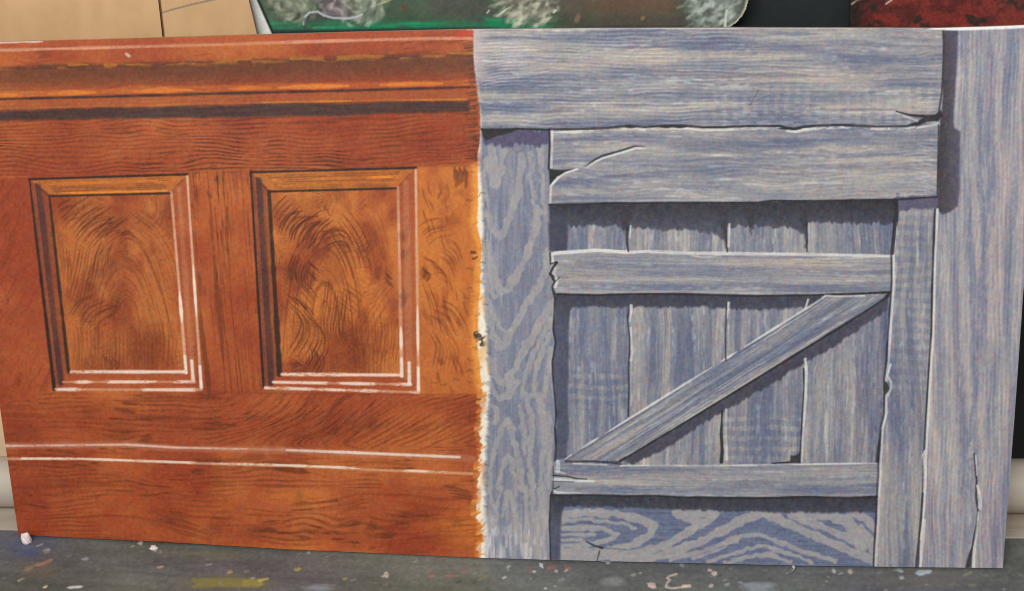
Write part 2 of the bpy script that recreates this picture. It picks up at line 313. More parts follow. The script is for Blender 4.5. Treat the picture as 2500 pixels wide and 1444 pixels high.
    F.lay(b, .7 * sstep(155, 163, yd) * sstep(178, 166, yd) * sstep(.52, .7, vn(px / 30, py / 7, 403)), (176, 112, 38))
    F.lay(b, .6 * sstep(246, 250, yy + n * .3) * sstep(272, 266, yy), (168, 90, 46))
    F.stroke([(-140, 236), (0, 232), (390, 219), (720, 211), (1010, 206), (1140, 203)], 13, (220, 124, 44), a=.35, soft=5)
    for x0, x1, a in [(-140, 40, .9), (120, 230, .9), (330, 470, .8), (560, 660, .7), (680, 850, 1), (930, 1080, 1)]:
        ym = lambda q: 232.5 - .0262 * q
        F.stroke([(x0, ym(x0)), ((x0 + x1) / 2, ym((x0 + x1) / 2) - 1), (x1, ym(x1))], 12, (226, 130, 46), a=a * .85, soft=4, taper=.5, dry=.25, per=50, seed=int(x0) + 200)
    F.stroke([(-140, 246), (0, 242.5), (390, 233), (600, 227), (820, 222), (1000, 217), (1145, 213)], 5, (50, 36, 36), a=.9, soft=2.2, dry=.25, per=45, seed=7)
    F.poly([(-140, 273), (0, 270), (390, 262), (700, 253), (1146, 247), (1146, 273), (900, 279), (700, 284), (390, 290), (0, 295), (-140, 299)], (66, 47, 45), a=.93, soft=5, ragy=3, fx=20, seed=9,
           grad=lambda a_, b_: np.array([66, 46, 44.]) + 14 * (vn(a_ / 40, b_ / 4, 410)[..., None] - .5))
    F.stroke([(640, 250.5), (860, 247), (1000, 244.5), (1140, 243)], 4, (206, 132, 44), a=.8, soft=2, dry=.55, per=60, seed=3)
    F.stroke([(100, 262.5), (390, 257), (640, 250.5)], 3, (190, 118, 44), a=.45, soft=2, dry=.6, per=60, seed=4)
    F.poly([(-140, 60), (1157, 60), (1157, 92), (640, 104), (0, 120), (-140, 124)], (168, 74, 40), a=.5, soft=3)
    F.stroke([(-140, 126), (0, 122.5), (300, 115), (600, 106.5), (900, 98), (1010, 95), (1152, 94)], 7, (214, 152, 124), a=.85, soft=2.4, dry=.35, per=120, seed=12)
    F.stroke([(0, 119), (300, 111.5), (600, 103)], 2, (100, 44, 34), a=.4, soft=2, dry=.4)
    F.stroke([(1120, 86), (1160, 82)], 14, (196, 58, 44), a=.6, soft=5)
    F.stroke([(1136, 118), (1154, 116)], 6, (70, 40, 30), a=.6, soft=2)
    for k in range(26):                                       # dark brush ends along the right limit of the brown work
        yy_ = 110 + k * 11 + (k * 37 % 7); 
        F.stroke([(1132 + (k * 53 % 15), yy_ + 2), (1158 + (k * 29 % 9), yy_)], (1.5, 6), (52, 34, 28), a=.42, soft=2, seed=500 + k)
    # joints
    F.stroke([(-140, 433), (72, 432)], 3, (196, 112, 60), a=.4, soft=2); F.stroke([(1020, 406), (1150, 404)], 3, (140, 60, 36), a=.4, soft=2)
    F.stroke([(490, 957), (760, 962), (1165, 964)], 3, (130, 56, 34), a=.4, soft=3)
    F.stroke([(-140, 1086), (12, 1089), (200, 1087), (307, 1086), (430, 1095), (698, 1100), (880, 1108), (1118, 1117), (1152, 1121)], 14, (190, 124, 100), a=.5, soft=5)
    F.stroke([(-140, 1086), (12, 1089), (200, 1087), (307, 1085.5), (430, 1093), (698, 1098.5), (880, 1106), (1122, 1116)], 4.2, (226, 204, 190), a=.8, soft=2.6, dry=.7, per=95, seed=15)
    F.stroke([(700, 1099), (880, 1106), (1122, 1116.5)], 5.5, (232, 216, 204), a=.7, soft=2.2)
    F.stroke([(-140, 1119), (18, 1120.5), (197, 1121), (338, 1126), (492, 1131.6), (698, 1137.5), (830, 1143), (952, 1149), (1153, 1157)], 5.5, (204, 152, 116), a=.8, soft=2.2)
    F.stroke([(-140, 1118), (18, 1119.5), (197, 1120), (338, 1125), (492, 1130.6), (698, 1136), (830, 1141), (952, 1147), (1153, 1156)], 4.6, (234, 216, 198), a=.92, soft=2, dry=.95, per=52, seed=21)
    # ------------------------------------------------ painted mouldings round the panels
    def lerp(a, b, t): return (a[0] + (b[0] - a[0]) * t, a[1] + (b[1] - a[1]) * t)
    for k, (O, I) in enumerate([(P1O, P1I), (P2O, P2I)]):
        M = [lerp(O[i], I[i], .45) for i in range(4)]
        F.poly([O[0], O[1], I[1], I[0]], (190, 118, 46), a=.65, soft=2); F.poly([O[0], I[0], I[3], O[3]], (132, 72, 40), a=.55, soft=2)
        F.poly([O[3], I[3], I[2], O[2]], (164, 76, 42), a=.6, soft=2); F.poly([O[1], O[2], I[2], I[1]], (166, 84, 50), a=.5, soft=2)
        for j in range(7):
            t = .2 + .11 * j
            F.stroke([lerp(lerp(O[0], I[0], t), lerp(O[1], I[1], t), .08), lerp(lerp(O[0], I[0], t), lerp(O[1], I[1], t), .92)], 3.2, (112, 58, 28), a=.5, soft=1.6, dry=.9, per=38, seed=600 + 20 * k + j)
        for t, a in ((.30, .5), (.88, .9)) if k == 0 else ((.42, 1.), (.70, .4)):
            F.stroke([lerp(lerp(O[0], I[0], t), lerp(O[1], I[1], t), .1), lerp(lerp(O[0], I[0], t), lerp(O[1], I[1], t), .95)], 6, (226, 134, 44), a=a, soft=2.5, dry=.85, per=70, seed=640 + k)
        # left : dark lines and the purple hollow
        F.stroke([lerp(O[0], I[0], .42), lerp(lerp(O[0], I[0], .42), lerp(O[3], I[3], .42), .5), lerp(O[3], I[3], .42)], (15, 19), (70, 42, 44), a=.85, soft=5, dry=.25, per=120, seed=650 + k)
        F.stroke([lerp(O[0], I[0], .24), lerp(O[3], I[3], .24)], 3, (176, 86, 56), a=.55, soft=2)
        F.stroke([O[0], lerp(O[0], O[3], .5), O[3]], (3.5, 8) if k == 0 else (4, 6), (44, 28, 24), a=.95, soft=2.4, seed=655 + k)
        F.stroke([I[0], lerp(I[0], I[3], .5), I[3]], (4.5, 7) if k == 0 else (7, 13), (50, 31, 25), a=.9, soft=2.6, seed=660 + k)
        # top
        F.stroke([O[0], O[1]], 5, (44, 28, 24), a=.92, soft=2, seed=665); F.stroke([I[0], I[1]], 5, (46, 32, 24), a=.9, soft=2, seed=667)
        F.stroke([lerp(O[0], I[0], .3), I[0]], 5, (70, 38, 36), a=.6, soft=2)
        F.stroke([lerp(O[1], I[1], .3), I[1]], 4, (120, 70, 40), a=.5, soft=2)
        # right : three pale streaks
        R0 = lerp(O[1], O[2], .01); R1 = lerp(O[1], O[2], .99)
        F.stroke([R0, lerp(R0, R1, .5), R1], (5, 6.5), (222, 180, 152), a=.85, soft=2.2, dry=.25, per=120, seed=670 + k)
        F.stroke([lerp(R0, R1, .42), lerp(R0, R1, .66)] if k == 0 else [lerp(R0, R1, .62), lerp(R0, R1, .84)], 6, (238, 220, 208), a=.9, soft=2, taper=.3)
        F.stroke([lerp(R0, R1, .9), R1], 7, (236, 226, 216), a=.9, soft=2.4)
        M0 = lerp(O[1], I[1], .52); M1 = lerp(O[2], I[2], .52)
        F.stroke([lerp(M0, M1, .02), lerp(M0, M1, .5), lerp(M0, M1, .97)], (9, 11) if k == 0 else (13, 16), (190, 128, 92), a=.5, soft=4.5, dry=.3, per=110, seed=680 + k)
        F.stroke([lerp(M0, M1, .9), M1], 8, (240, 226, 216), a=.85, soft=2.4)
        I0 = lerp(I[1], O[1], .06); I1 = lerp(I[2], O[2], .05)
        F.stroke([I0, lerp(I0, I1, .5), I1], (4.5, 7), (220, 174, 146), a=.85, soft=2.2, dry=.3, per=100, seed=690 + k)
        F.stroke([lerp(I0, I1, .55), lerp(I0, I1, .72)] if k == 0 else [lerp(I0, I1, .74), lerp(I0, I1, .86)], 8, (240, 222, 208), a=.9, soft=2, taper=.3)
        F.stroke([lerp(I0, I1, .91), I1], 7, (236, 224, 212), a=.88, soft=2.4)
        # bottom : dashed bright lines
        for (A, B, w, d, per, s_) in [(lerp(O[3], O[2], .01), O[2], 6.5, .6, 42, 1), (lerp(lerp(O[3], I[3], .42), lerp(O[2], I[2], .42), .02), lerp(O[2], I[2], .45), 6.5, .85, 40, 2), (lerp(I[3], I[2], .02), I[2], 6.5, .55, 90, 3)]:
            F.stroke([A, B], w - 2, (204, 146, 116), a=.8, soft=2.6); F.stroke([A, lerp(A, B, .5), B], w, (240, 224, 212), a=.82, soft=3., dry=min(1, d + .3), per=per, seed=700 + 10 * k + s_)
    for (cx, cy, rx, ry) in [(985, 577, 12, 14), (984, 622, 10, 18), (986, 728, 14, 22)]:
        b = F.sub(cx - 2 * rx, cy - 2 * ry, cx + 2 * rx, cy + 2 * ry); px = X[b]; py = Y[b]
        F.lay(b, .34 * sstep(1.2, .1, np.hypot((px - cx) / rx, (py - cy) / ry) + .9 * (vn(px / 5, py / 12, 730) - .5)), (84, 48, 36))
    # right stile : dark comb marks, specks by the edge, glowing thin paint
    for k in range(9):
        xx = 1110 + k * 3.9; F.stroke([(xx, 410 + k % 3 * 5), (xx - 1, 440 + (k * 17 % 20))], (4, 2), (84, 38, 24), a=.6, soft=1.8, seed=740 + k)
    b = F.sub(1080, 370, 1215, 1375); px = X[b]; py = Y[b]; ex = edge_x(MAH_EDGE, py) + 7 * (vn(px / 40, py / 5, 750) - .5)
    F.lay(b, .8 * sstep(26, 4, ex - px) * sstep(385, 410, py) * sstep(985, 940, py), (240, 160, 66))
    F.lay(b, .55 * sstep(13, 3, ex - px) * sstep(960, 1000, py), (206, 122, 54))
    for k, (cx, cy) in enumerate([(1155, 617), (1160, 630), (1146, 487), (1150, 660), (1152, 420), (1158, 300), (1148, 880), (1150, 905), (1147, 935), (1160, 850), (1060, 934), (1085, 938), (1115, 930), (1150, 706), (1140, 725)]):
        F.stroke([(cx - 5, cy - 1), (cx + 6, cy + 2)], 5, (56, 36, 26), a=.7 if k < 2 else .22, soft=2.5, wob=5, seed=760 + k)
    F.stroke([(309, 131), (314, 136)], 7, (198, 196, 176), a=.8, soft=2.5, wob=2); F.stroke([(470, 157), (474, 156)], 4, (170, 130, 100), a=.5)
    # ------------------------------------------------ primer strip and weathered ground
    rs = random.Random(77)
    sg = F.sub(1120, 0, 2600, 1500); gx = X[sg]; gy = Y[sg]
    mex = edge_x(MAH_EDGE, gy) + (2 + 6 * sstep(940, 1010, gy)) * (vn(gx / 60, gy / 9., 801) - .5) + (2 + 3 * sstep(940, 1010, gy)) * (vn(gx / 30, gy / 4., 802) - .5)
    F.lay(sg, sstep(-2.5, 2.5, gx - mex) * (.55 + .45 * sstep(.25, .6, vn(gy / 34, gx / 14, 804))), np.array([236, 230, 214.]) + 10 * (vn(gx / 9, gy / 9, 803)[..., None] - .5))
    for k in range(46):
        yy_ = rs.uniform(930, 1360) if k < 34 else rs.uniform(400, 930); e_ = float(edge_x(MAH_EDGE, np.array(yy_))); ln = rs.uniform(5, 13) if k < 34 else rs.uniform(3, 7)
        F.stroke([(e_ - 8, yy_ + rs.uniform(0, 5)), (e_ + ln * .4, yy_), (e_ + ln, yy_ - rs.uniform(1, 7))], (rs.uniform(4, 9), 1.5), (206, 128, 58) if k % 3 else (226, 158, 84), a=.75, soft=2.2, seed=1700 + k)
    gex = edge_x(GREY_EDGE, gy) + (2 + 4 * sstep(500, 700, gy)) * (vn(gx / 40, gy / 7, 805) - .5) + 3 * (vn(gx / 10, gy / 4, 806) - .5)
    gm = sstep(-6, 7, gx - gex)
    # horizontal boards: beam and plank two ; vertical everything else
    hatch = .85 * sstep(.45, .65, fbm(gx / 170, gy / 90, 808, 2)) * sstep(1640, 1800, gx) * sstep(190, 230, gy)
    beam = grey_wood(gx, gy, 820, .95, hatch * sstep(330, 310, gy), bias=.06)
    inb = (gy < interp(BEAM_BOT, gx)) & (gx < edge_x(BEAM_R, gy))
    pl2 = grey_wood(gx, gy * .92, 850, .85, None, bias=.06)
    vert = grey_wood(gy, gx, 880, .9, None, bias=.02)
    in2 = (~inb) & (gx > edge_x(POST_R, gy)) & (gx < 2290) & (gy > 300) & (gy < interp(PL2_BOT, gx))
    cb_ = comb(gx, gy + 6 * (fbm(gx / 200, gy / 60, 815, 2) - .5), 9., 816, .8); beam = beam + ((cb_ - .25) * 22 * sstep(2050, 1700, gx))[..., None]
    G = np.where(inb[..., None], beam, np.where(in2[..., None], pl2, vert))
    # left post : heartwood bands
    inp = (~inb) & (gx <= edge_x(POST_R, gy)) & (gy > 300)
    dx = gx - 1217 - 10 * (vn(gx * 0, gy / 200, 900) - .5)
    r_ = np.sqrt(dx * dx + 200) - 14.1
    gq = np.where(dx > 0, 2.1 * r_ + .022 * r_ ** 2, 2.4 * r_)
    yc = 968.; dyy = gy - yc
    f = yc - np.sqrt(dyy ** 2 + 900) + gq * np.where(dyy > 0, 1.25, 1.)
    f = f + 46 * (fbm(gy / 170, gx / 46, 902, 2) - .5) + 16 * (vn(gy / 60, gx / 14, 904) - .5)
    bd = banded(f - 433, gy, gx, 134, 905, .26, .50)
    fine = vn(gy / 40, gx / 3.2, 908)
    tt = np.clip(bd * .66 + .24 * fine + .26 * (vn(gy / 90, gx / 9, 909) - .5), 0, 1)
    tt = np.clip(.10 + .30 * fine + .30 * (vn(gy / 90, gx / 9, 909) - .3) + .25 * sstep(1270, 1340, gx) * vn(gy / 160, gx / 10, 907), 0, 1)
    tt = tt + sstep(1160, 1290, gy) * .5 * vn(gy / 60, gx / 7, 911)
    post = np.array([103, 112, 137.]) + (np.array([171, 165, 167.]) - np.array([103, 112, 137.])) * np.clip(tt, 0, 1)[..., None]
    whitish = sstep(60, 0, gx - gex)[..., None] * sstep(.3, .7, vn(gy / 50, gx / 4., 912))[..., None] * (sstep(460, 560, gy) * sstep(760, 700, gy) + sstep(1230, 1300, gy))[..., None]
    post = post + whitish * np.array([34, 32, 30.])
    dryb = (sstep(1240, 1330, gy) * sstep(.45, .7, vn(gy / 28, gx / 5, 913)))[..., None]
    post = post + dryb * np.array([36, 34, 26.])
    G = np.where(inp[..., None], post, G)
    # bottom panel : heartwood laid on sideways
    inbp = (gx > edge_x(POST_R, gy)) & (gx < edge_x(JAMB_L, gy)) & (gy > interp(BT2_BOT, gx))
    pan = np.array([104, 113, 139.]) + 16 * (vn(gx / 60, gy / 3.2, 930)[..., None] - .5) + 12 * (vn(gx / 12, gy / 6, 931)[..., None] - .5)
    G = np.where(inbp[..., None], pan, G)
    # outer post: long flames
    ino = (gx > edge_x(JAMB_R, gy)) & (~inb) & (~in2)
    dxo = gx - 2392 - 18 * (vn(gx * 0, gy / 260, 940) - .5) + (gy - 700) * .03
    fo = gy * .6 + 6.5 * np.abs(dxo) + 260 * (fbm(gy / 240, gx / 45, 942, 2) - .5)
    bo = banded(fo, gy, gx, 330, 945, .4, .5)
    to = np.clip(.26 * bo + .46 * vn(gy / 230, (gx + .02 * gy) / 13, 946) + .42 * vn(gy / 70, gx / 5, 947) + .16 * vn(gy / 12, gx / 4, 948) + .3 * (fbm(gy / 180, gx / 60, 951, 2) - .5) - .08, 0, 1)
    outer = np.array([112, 119, 143.]) + (np.array([178, 172, 170.]) - np.array([112, 119, 143.])) * to[..., None]
    outer = outer + ((comb(gy, gx + .02 * gy + 10 * (fbm(gy / 150, gx / 60, 952, 2) - .5), 10, 953, 1.) - .28) * 20)[..., None] * np.array([1, 1, .8])
    outer = outer + sstep(.55, .75, vn(gy / 260, gx / 18, 949))[..., None] * np.array([6, -1, -2.])
    G = np.where(ino[..., None], outer, G)
    # jamb with check marks
    inj = (gx > edge_x(JAMB_L, gy)) & (gx <= edge_x(JAMB_R, gy)) & (gy > 470)
    jam = grey_wood(gy, gx, 960, .8, 1.1 * sstep(1010, 860, gy) * (.4 + vn(gy / 90, gx / 50, 961)), bias=-.06 - .12 * sstep(900, 1100, gy))
    G = np.where(inj[..., None], jam, G)
    # backing planks : a different lay for each
    for k, (sa, sb) in enumerate([(None, SEAM1), (SEAM1, SEAM2), (SEAM2, SEAM3), (SEAM3, None)]):
        l = edge_x(POST_R, gy) if sa is None else edge_x(sa, gy); r = edge_x(JAMB_L, gy) if sb is None else edge_x(sb, gy)
        inq = (gx > l) & (gx <= r) & (gy > interp(PL2_BOT, gx)) & (gy < interp(BT2_TOP, gx))
        bx0, bx1 = [(1340, 1545), (1525, 1785), (1750, 1980), (1945, 2195)][k]
        s2 = F.sub(bx0, 470, bx1, 1145); qx = X[s2]; qy = Y[s2]
        hm = [sstep(880, 920, qy) * sstep(1010, 960, qy), 0, sstep(980, 1040, qy), 0][k]
        col = grey_wood(qy, qx, 970 + 31 * k, .8, 1.3 * hm if k in (0, 2) else None, bias=[-.12, .03, .02, -.05][k] + ([-.0, 0, 0, 0][k]))
        m2 = inside(qx, qy, [(-9, -9)] * 3) if False else None
        full = G[...]; 
        off = (slice(s2[0].start - sg[0].start, s2[0].stop - sg[0].start), slice(s2[1].start - sg[1].start, s2[1].stop - sg[1].start))
        if k == 3:
            col = col - (sstep(2060, 2160, qx) * sstep(730, 800, qy))[..., None] * np.array([26, 24, 12.]) * (.6 + .6 * vn(qy / 90, qx / 8, 975))[..., None]
        full[off] = np.where(inq[off][..., None], col, full[off])
    # battens : lengthwise
    for (tp, bt, sd_, bias) in [(BT1_TOP, BT1_BOT, 1100, -.02), (BT2_TOP, BT2_BOT, 1140, -.06)]:
        s2 = F.sub(1335, tp[0][1] - 12, 2200, bt[0][1] + 12); qx = X[s2]; qy = Y[s2]
        inq = (qx > edge_x(POST_R, qy) - 1) & (qx < edge_x(JAMB_L, qy)) & (qy > interp(tp, qx)) & (qy < interp(bt, qx))
        off = (slice(s2[0].start - sg[0].start, s2[0].stop - sg[0].start), slice(s2[1].start - sg[1].start, s2[1].stop - sg[1].start))
        G[off] = np.where(inq[..., None], grey_wood(qx, qy * 1.25, sd_, .7, None, bias), G[off])
    # brace : grain follows its slope
    s2 = F.sub(1370, 712, 2175, 1135); qx = X[s2]; qy = Y[s2]
    off = (slice(s2[0].start - sg[0].start, s2[0].stop - sg[0].start), slice(s2[1].start - sg[1].start, s2[1].stop - sg[1].start))
    u = .845 * qx - .535 * qy; v = .535 * qx + .845 * qy
    bc = grey_wood(u, v * 1.25, 1180, 1.0, None, -.08)
    bc = bc + (sstep(.6, .78, vn(u / 190, v / 3.6, 1188))[..., None] - .3) * np.array([22, 22, 22.]) * .9
    braceC = bc; braceM = inside(qx, qy, BRACE)
    F.lay(sg, gm, G)
    b = F.sub(1150, 60, 1330, 300); px = X[b]; py = Y[b]
    F.lay(b, .75 * sstep(44, 4, px - edge_x(MAH_EDGE, py)) * sstep(-4, 3, px - edge_x(MAH_EDGE, py)) * sstep(235, 150, py), (196, 180, 180))
    for k in range(15):
        yy_ = 98 + k * 7.5; F.stroke([(1172 + k % 4 * 6, yy_ + 12), (1225, yy_ + 4), (1280 + (k * 31 % 60), yy_)], 3, (206, 204, 212), a=.5, soft=1.5, taper=.4, dry=.6, per=30, seed=1200 + k)
    # light bands of the left post
    cp = lambda pts: smooth_line([(1120 + x_ / 1.35, 300 + y_ / 1.35) for x_, y_ in pts])
    PLB = (163, 159, 159)
    for k, (pts, w) in enumerate([([(108, 90), (112, 150), (120, 196)], 26), ([(150, 90), (142, 140), (130, 190)], 16), ([(86, 130), (88, 210), (98, 280)], 12), ([(92, 300), (112, 350), (136, 372), (156, 340), (178, 280), (198, 215), (206, 110)], 17), ([(236, 100), (240, 200), (252, 280), (246, 340)], 11), ([(268, 90), (276, 200), (282, 300)], 10),
                                  ([(88, 400), (108, 490), (134, 548), (158, 548), (196, 492), (232, 420), (258, 340), (262, 290)], 19), ([(92, 470), (104, 540), (118, 580)], 9), ([(94, 590), (112, 680), (134, 742), (156, 716), (198, 640), (244, 566), (286, 490), (292, 420)], 18), ([(110, 600), (128, 660), (146, 690)], 9),
                                  ([(104, 780), (122, 836), (150, 856), (186, 806), (216, 748), (258, 676), (300, 600)], 19), ([(206, 906), (222, 830), (244, 770), (276, 700), (304, 650)], 13), ([(244, 900), (254, 820), (272, 760), (296, 700)], 12), ([(104, 866), (130, 906), (160, 900), (190, 850)], 16), ([(282, 900), (292, 820), (306, 740)], 9),
                                  ([(104, 930), (128, 950), (120, 990)], 14), ([(112, 1100), (136, 1030), (160, 984), (182, 1040), (200, 1120), (208, 1210)], 14), ([(128, 1200), (148, 1130), (164, 1100), (182, 1160), (190, 1230)], 12), ([(226, 900), (242, 1000), (234, 1100), (248, 1250)], 13), ([(268, 900), (282, 1040), (270, 1190), (286, 1330)], 14),
                                  ([(196, 940), (214, 1010), (216, 1090)], 10), ([(142, 1290), (166, 1220), (186, 1290), (196, 1370)], 12), ([(112, 1330), (130, 1250), (140, 1200)], 10), ([(222, 1200), (226, 1290), (216, 1380)], 12), ([(252, 1290), (262, 1360), (258, 1420)], 12), ([(110, 1100), (104, 1190), (112, 1260)], 10), ([(298, 960), (302, 1080), (296, 1200)], 9)]):
        F.stroke(cp(pts), w * .96, PLB, a=.84, soft=2.4, wob=4.5, dry=.22, per=22, seed=1400 + k)
    # light bands of the bottom panel
    LB = (164, 160, 160)
    bands = [([(1372, 1262), (1420, 1254), (1500, 1254), (1560, 1266), (1596, 1284), (1588, 1304), (1545, 1330), (1480, 1345), (1372, 1348)], 13), ([(1372, 1274), (1440, 1268), (1520, 1278), (1552, 1290)], 5),
             ([(1372, 1291), (1420, 1288), (1470, 1292), (1508, 1304), (1480, 1320), (1430, 1330), (1372, 1334)], 8), ([(1372, 1306), (1410, 1304), (1450, 1308)], 5), ([(1372, 1318), (1420, 1316)], 4),
             ([(1372, 1362), (1480, 1358), (1560, 1352), (1630, 1330), (1690, 1292), (1712, 1278), (1686, 1266), (1650, 1252), (1700, 1252), (1742, 1256)], 15), ([(1690, 1290), (1722, 1276), (1742, 1260)], 9),
             ([(1500, 1368), (1590, 1362), (1650, 1344), (1720, 1318), (1780, 1288), (1826, 1262), (1860, 1254), (1900, 1268), (1960, 1296), (2040, 1330), (2100, 1356), (2136, 1372)], 14),
             ([(1840, 1252), (1900, 1254)], 9), ([(1640, 1366), (1700, 1352), (1760, 1330), (1810, 1308), (1842, 1304), (1890, 1318), (1960, 1346), (2040, 1372)], 7),
             ([(1730, 1370), (1790, 1352), (1840, 1336), (1870, 1334), (1920, 1348), (1980, 1372)], 6), ([(1770, 1374), (1830, 1358), (1880, 1354), (1930, 1372)], 5), ([(1690, 1364), (1745, 1345), (1800, 1322)], 4),
             ([(1930, 1256), (1990, 1280), (2060, 1308), (2110, 1336)], 12), ([(1962, 1256), (2020, 1256), (2070, 1276), (2090, 1300), (2100, 1330)], 17), ([(2076, 1254), (2110, 1262), (2138, 1290)], 12), ([(2100, 1290), (2125, 1320), (2137, 1350)], 12),
             ([(1560, 1371), (1620, 1362), (1670, 1350)], 5), ([(1372, 1250), (1420, 1246), (1470, 1248)], 5)]
    for k, (pts, w) in enumerate(bands):
        F.stroke(pts, w * 1.35 + 1, LB, a=.85, soft=3.0, wob=3.6, per=60, seed=1250 + k)
    for k in range(9):
        dy = -330 + k * 118 + (k * 37 % 23); dxx = (k % 3 - 1) * 9 - 7 * (k - 4)
        F.stroke(smooth_line([(2346 + dxx, 430 + dy), (2352 + dxx, 620 + dy), (2372 + dxx, 752 + dy), (2394 + dxx, 762 + dy), (2412 + dxx, 650 + dy), (2424 + dxx, 430 + dy)]), 13, (178, 171, 168), a=.42, soft=4, wob=5, dry=.4, per=40, taper=.2, seed=1800 + k)
        F.stroke(smooth_line([(2366 + dxx, 440 + dy), (2374 + dxx, 600 + dy), (2386 + dxx, 690 + dy), (2400 + dxx, 600 + dy), (2406 + dxx, 440 + dy)]), 10, (110, 118, 146), a=.5, soft=4, wob=5, dry=.4, per=40, taper=.2, seed=1820 + k)
    # ------------------------------------------------ painted shadows
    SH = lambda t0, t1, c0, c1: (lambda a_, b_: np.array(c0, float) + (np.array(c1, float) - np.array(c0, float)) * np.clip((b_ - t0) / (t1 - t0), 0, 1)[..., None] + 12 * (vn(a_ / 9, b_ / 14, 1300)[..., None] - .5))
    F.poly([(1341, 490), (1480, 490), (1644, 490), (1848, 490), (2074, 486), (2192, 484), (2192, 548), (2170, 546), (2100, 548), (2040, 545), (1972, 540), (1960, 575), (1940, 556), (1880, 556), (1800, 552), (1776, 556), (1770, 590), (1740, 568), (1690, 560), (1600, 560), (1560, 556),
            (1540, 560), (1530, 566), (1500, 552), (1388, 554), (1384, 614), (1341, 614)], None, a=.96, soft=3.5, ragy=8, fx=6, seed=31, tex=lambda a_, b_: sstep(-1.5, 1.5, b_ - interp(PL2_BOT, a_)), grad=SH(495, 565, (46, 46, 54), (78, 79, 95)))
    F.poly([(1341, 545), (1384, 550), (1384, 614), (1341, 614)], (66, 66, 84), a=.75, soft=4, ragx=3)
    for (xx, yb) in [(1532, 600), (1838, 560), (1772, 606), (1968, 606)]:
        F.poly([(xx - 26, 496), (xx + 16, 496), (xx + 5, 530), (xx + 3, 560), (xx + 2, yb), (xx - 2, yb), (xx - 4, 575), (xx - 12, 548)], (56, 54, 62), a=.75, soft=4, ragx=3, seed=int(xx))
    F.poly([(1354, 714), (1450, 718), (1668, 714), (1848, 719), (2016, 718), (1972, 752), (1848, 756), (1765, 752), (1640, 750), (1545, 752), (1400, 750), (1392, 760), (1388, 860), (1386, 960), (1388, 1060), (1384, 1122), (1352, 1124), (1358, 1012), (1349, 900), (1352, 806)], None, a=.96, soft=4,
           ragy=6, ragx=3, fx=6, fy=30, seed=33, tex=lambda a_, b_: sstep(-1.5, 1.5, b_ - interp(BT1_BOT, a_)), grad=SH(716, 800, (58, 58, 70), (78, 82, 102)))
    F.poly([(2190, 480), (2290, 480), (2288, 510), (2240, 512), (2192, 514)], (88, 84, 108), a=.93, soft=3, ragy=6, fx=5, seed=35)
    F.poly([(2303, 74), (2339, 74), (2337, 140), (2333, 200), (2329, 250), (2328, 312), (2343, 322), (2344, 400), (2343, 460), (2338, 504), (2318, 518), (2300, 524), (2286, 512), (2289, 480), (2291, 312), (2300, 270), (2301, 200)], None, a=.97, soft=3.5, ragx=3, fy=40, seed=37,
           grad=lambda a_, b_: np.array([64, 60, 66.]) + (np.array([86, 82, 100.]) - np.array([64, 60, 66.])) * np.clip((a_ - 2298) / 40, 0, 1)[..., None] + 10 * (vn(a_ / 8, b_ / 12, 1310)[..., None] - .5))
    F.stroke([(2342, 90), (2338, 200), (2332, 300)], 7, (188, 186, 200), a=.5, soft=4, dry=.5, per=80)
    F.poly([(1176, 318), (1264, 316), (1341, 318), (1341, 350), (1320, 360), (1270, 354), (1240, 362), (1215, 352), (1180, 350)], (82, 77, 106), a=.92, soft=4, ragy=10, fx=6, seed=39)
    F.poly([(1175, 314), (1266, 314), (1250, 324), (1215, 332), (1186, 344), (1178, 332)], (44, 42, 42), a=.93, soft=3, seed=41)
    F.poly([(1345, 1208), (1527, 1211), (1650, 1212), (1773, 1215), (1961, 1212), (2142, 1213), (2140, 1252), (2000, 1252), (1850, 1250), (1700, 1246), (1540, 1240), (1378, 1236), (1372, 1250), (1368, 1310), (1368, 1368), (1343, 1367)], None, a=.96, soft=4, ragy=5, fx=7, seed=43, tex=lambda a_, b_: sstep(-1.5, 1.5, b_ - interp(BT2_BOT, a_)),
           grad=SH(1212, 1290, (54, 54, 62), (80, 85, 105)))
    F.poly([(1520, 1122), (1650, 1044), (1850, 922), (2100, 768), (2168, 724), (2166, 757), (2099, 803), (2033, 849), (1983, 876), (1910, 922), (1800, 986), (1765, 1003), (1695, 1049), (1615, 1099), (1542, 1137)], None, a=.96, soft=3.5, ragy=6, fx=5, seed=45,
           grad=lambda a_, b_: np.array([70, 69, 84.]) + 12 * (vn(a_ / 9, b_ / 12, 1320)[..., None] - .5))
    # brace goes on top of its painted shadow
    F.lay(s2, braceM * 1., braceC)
    # ------------------------------------------------ dark joints and cracks
    BK = (40, 39, 44); WH = (218, 216, 212)
    def dark(pts, w, **k): F.stroke(pts, w, k.pop('col', BK), a=k.pop('a', .9), soft=k.pop('soft', 1.6), **k)
    def lite(pts, w, **k): F.stroke(pts, tuple(q * .86 for q in w) if isinstance(w, tuple) else w * .86, k.pop('col', WH), a=k.pop('a', .86), soft=k.pop('soft', 1.9), dry=max(.3, k.pop('dry', 0)), **k)
    off2 = lambda P, dx, dy: [(a + dx, b + dy) for a, b in P]
    bb = [p for p in BEAM_BOT if p[0] >= 1340 and p[0] <= 2228]
    lite(off2(bb, 4, 6.5), 7, dry=.95, per=42, seed=51)
    dark(bb, 5, dry=.2, per=50, seed=53)
    for xx, yy_ in [(1539, 309), (1626, 309), (1660, 309), (1918, 313), (1938, 314)]: dark([(xx - 16, yy_ + 1), (xx, yy_ + 1), (xx + 16, yy_ + 1)], 8, taper=.4)
    dark([(1176, 316), (1215, 319), (1264, 315), (1341, 317)], 5)
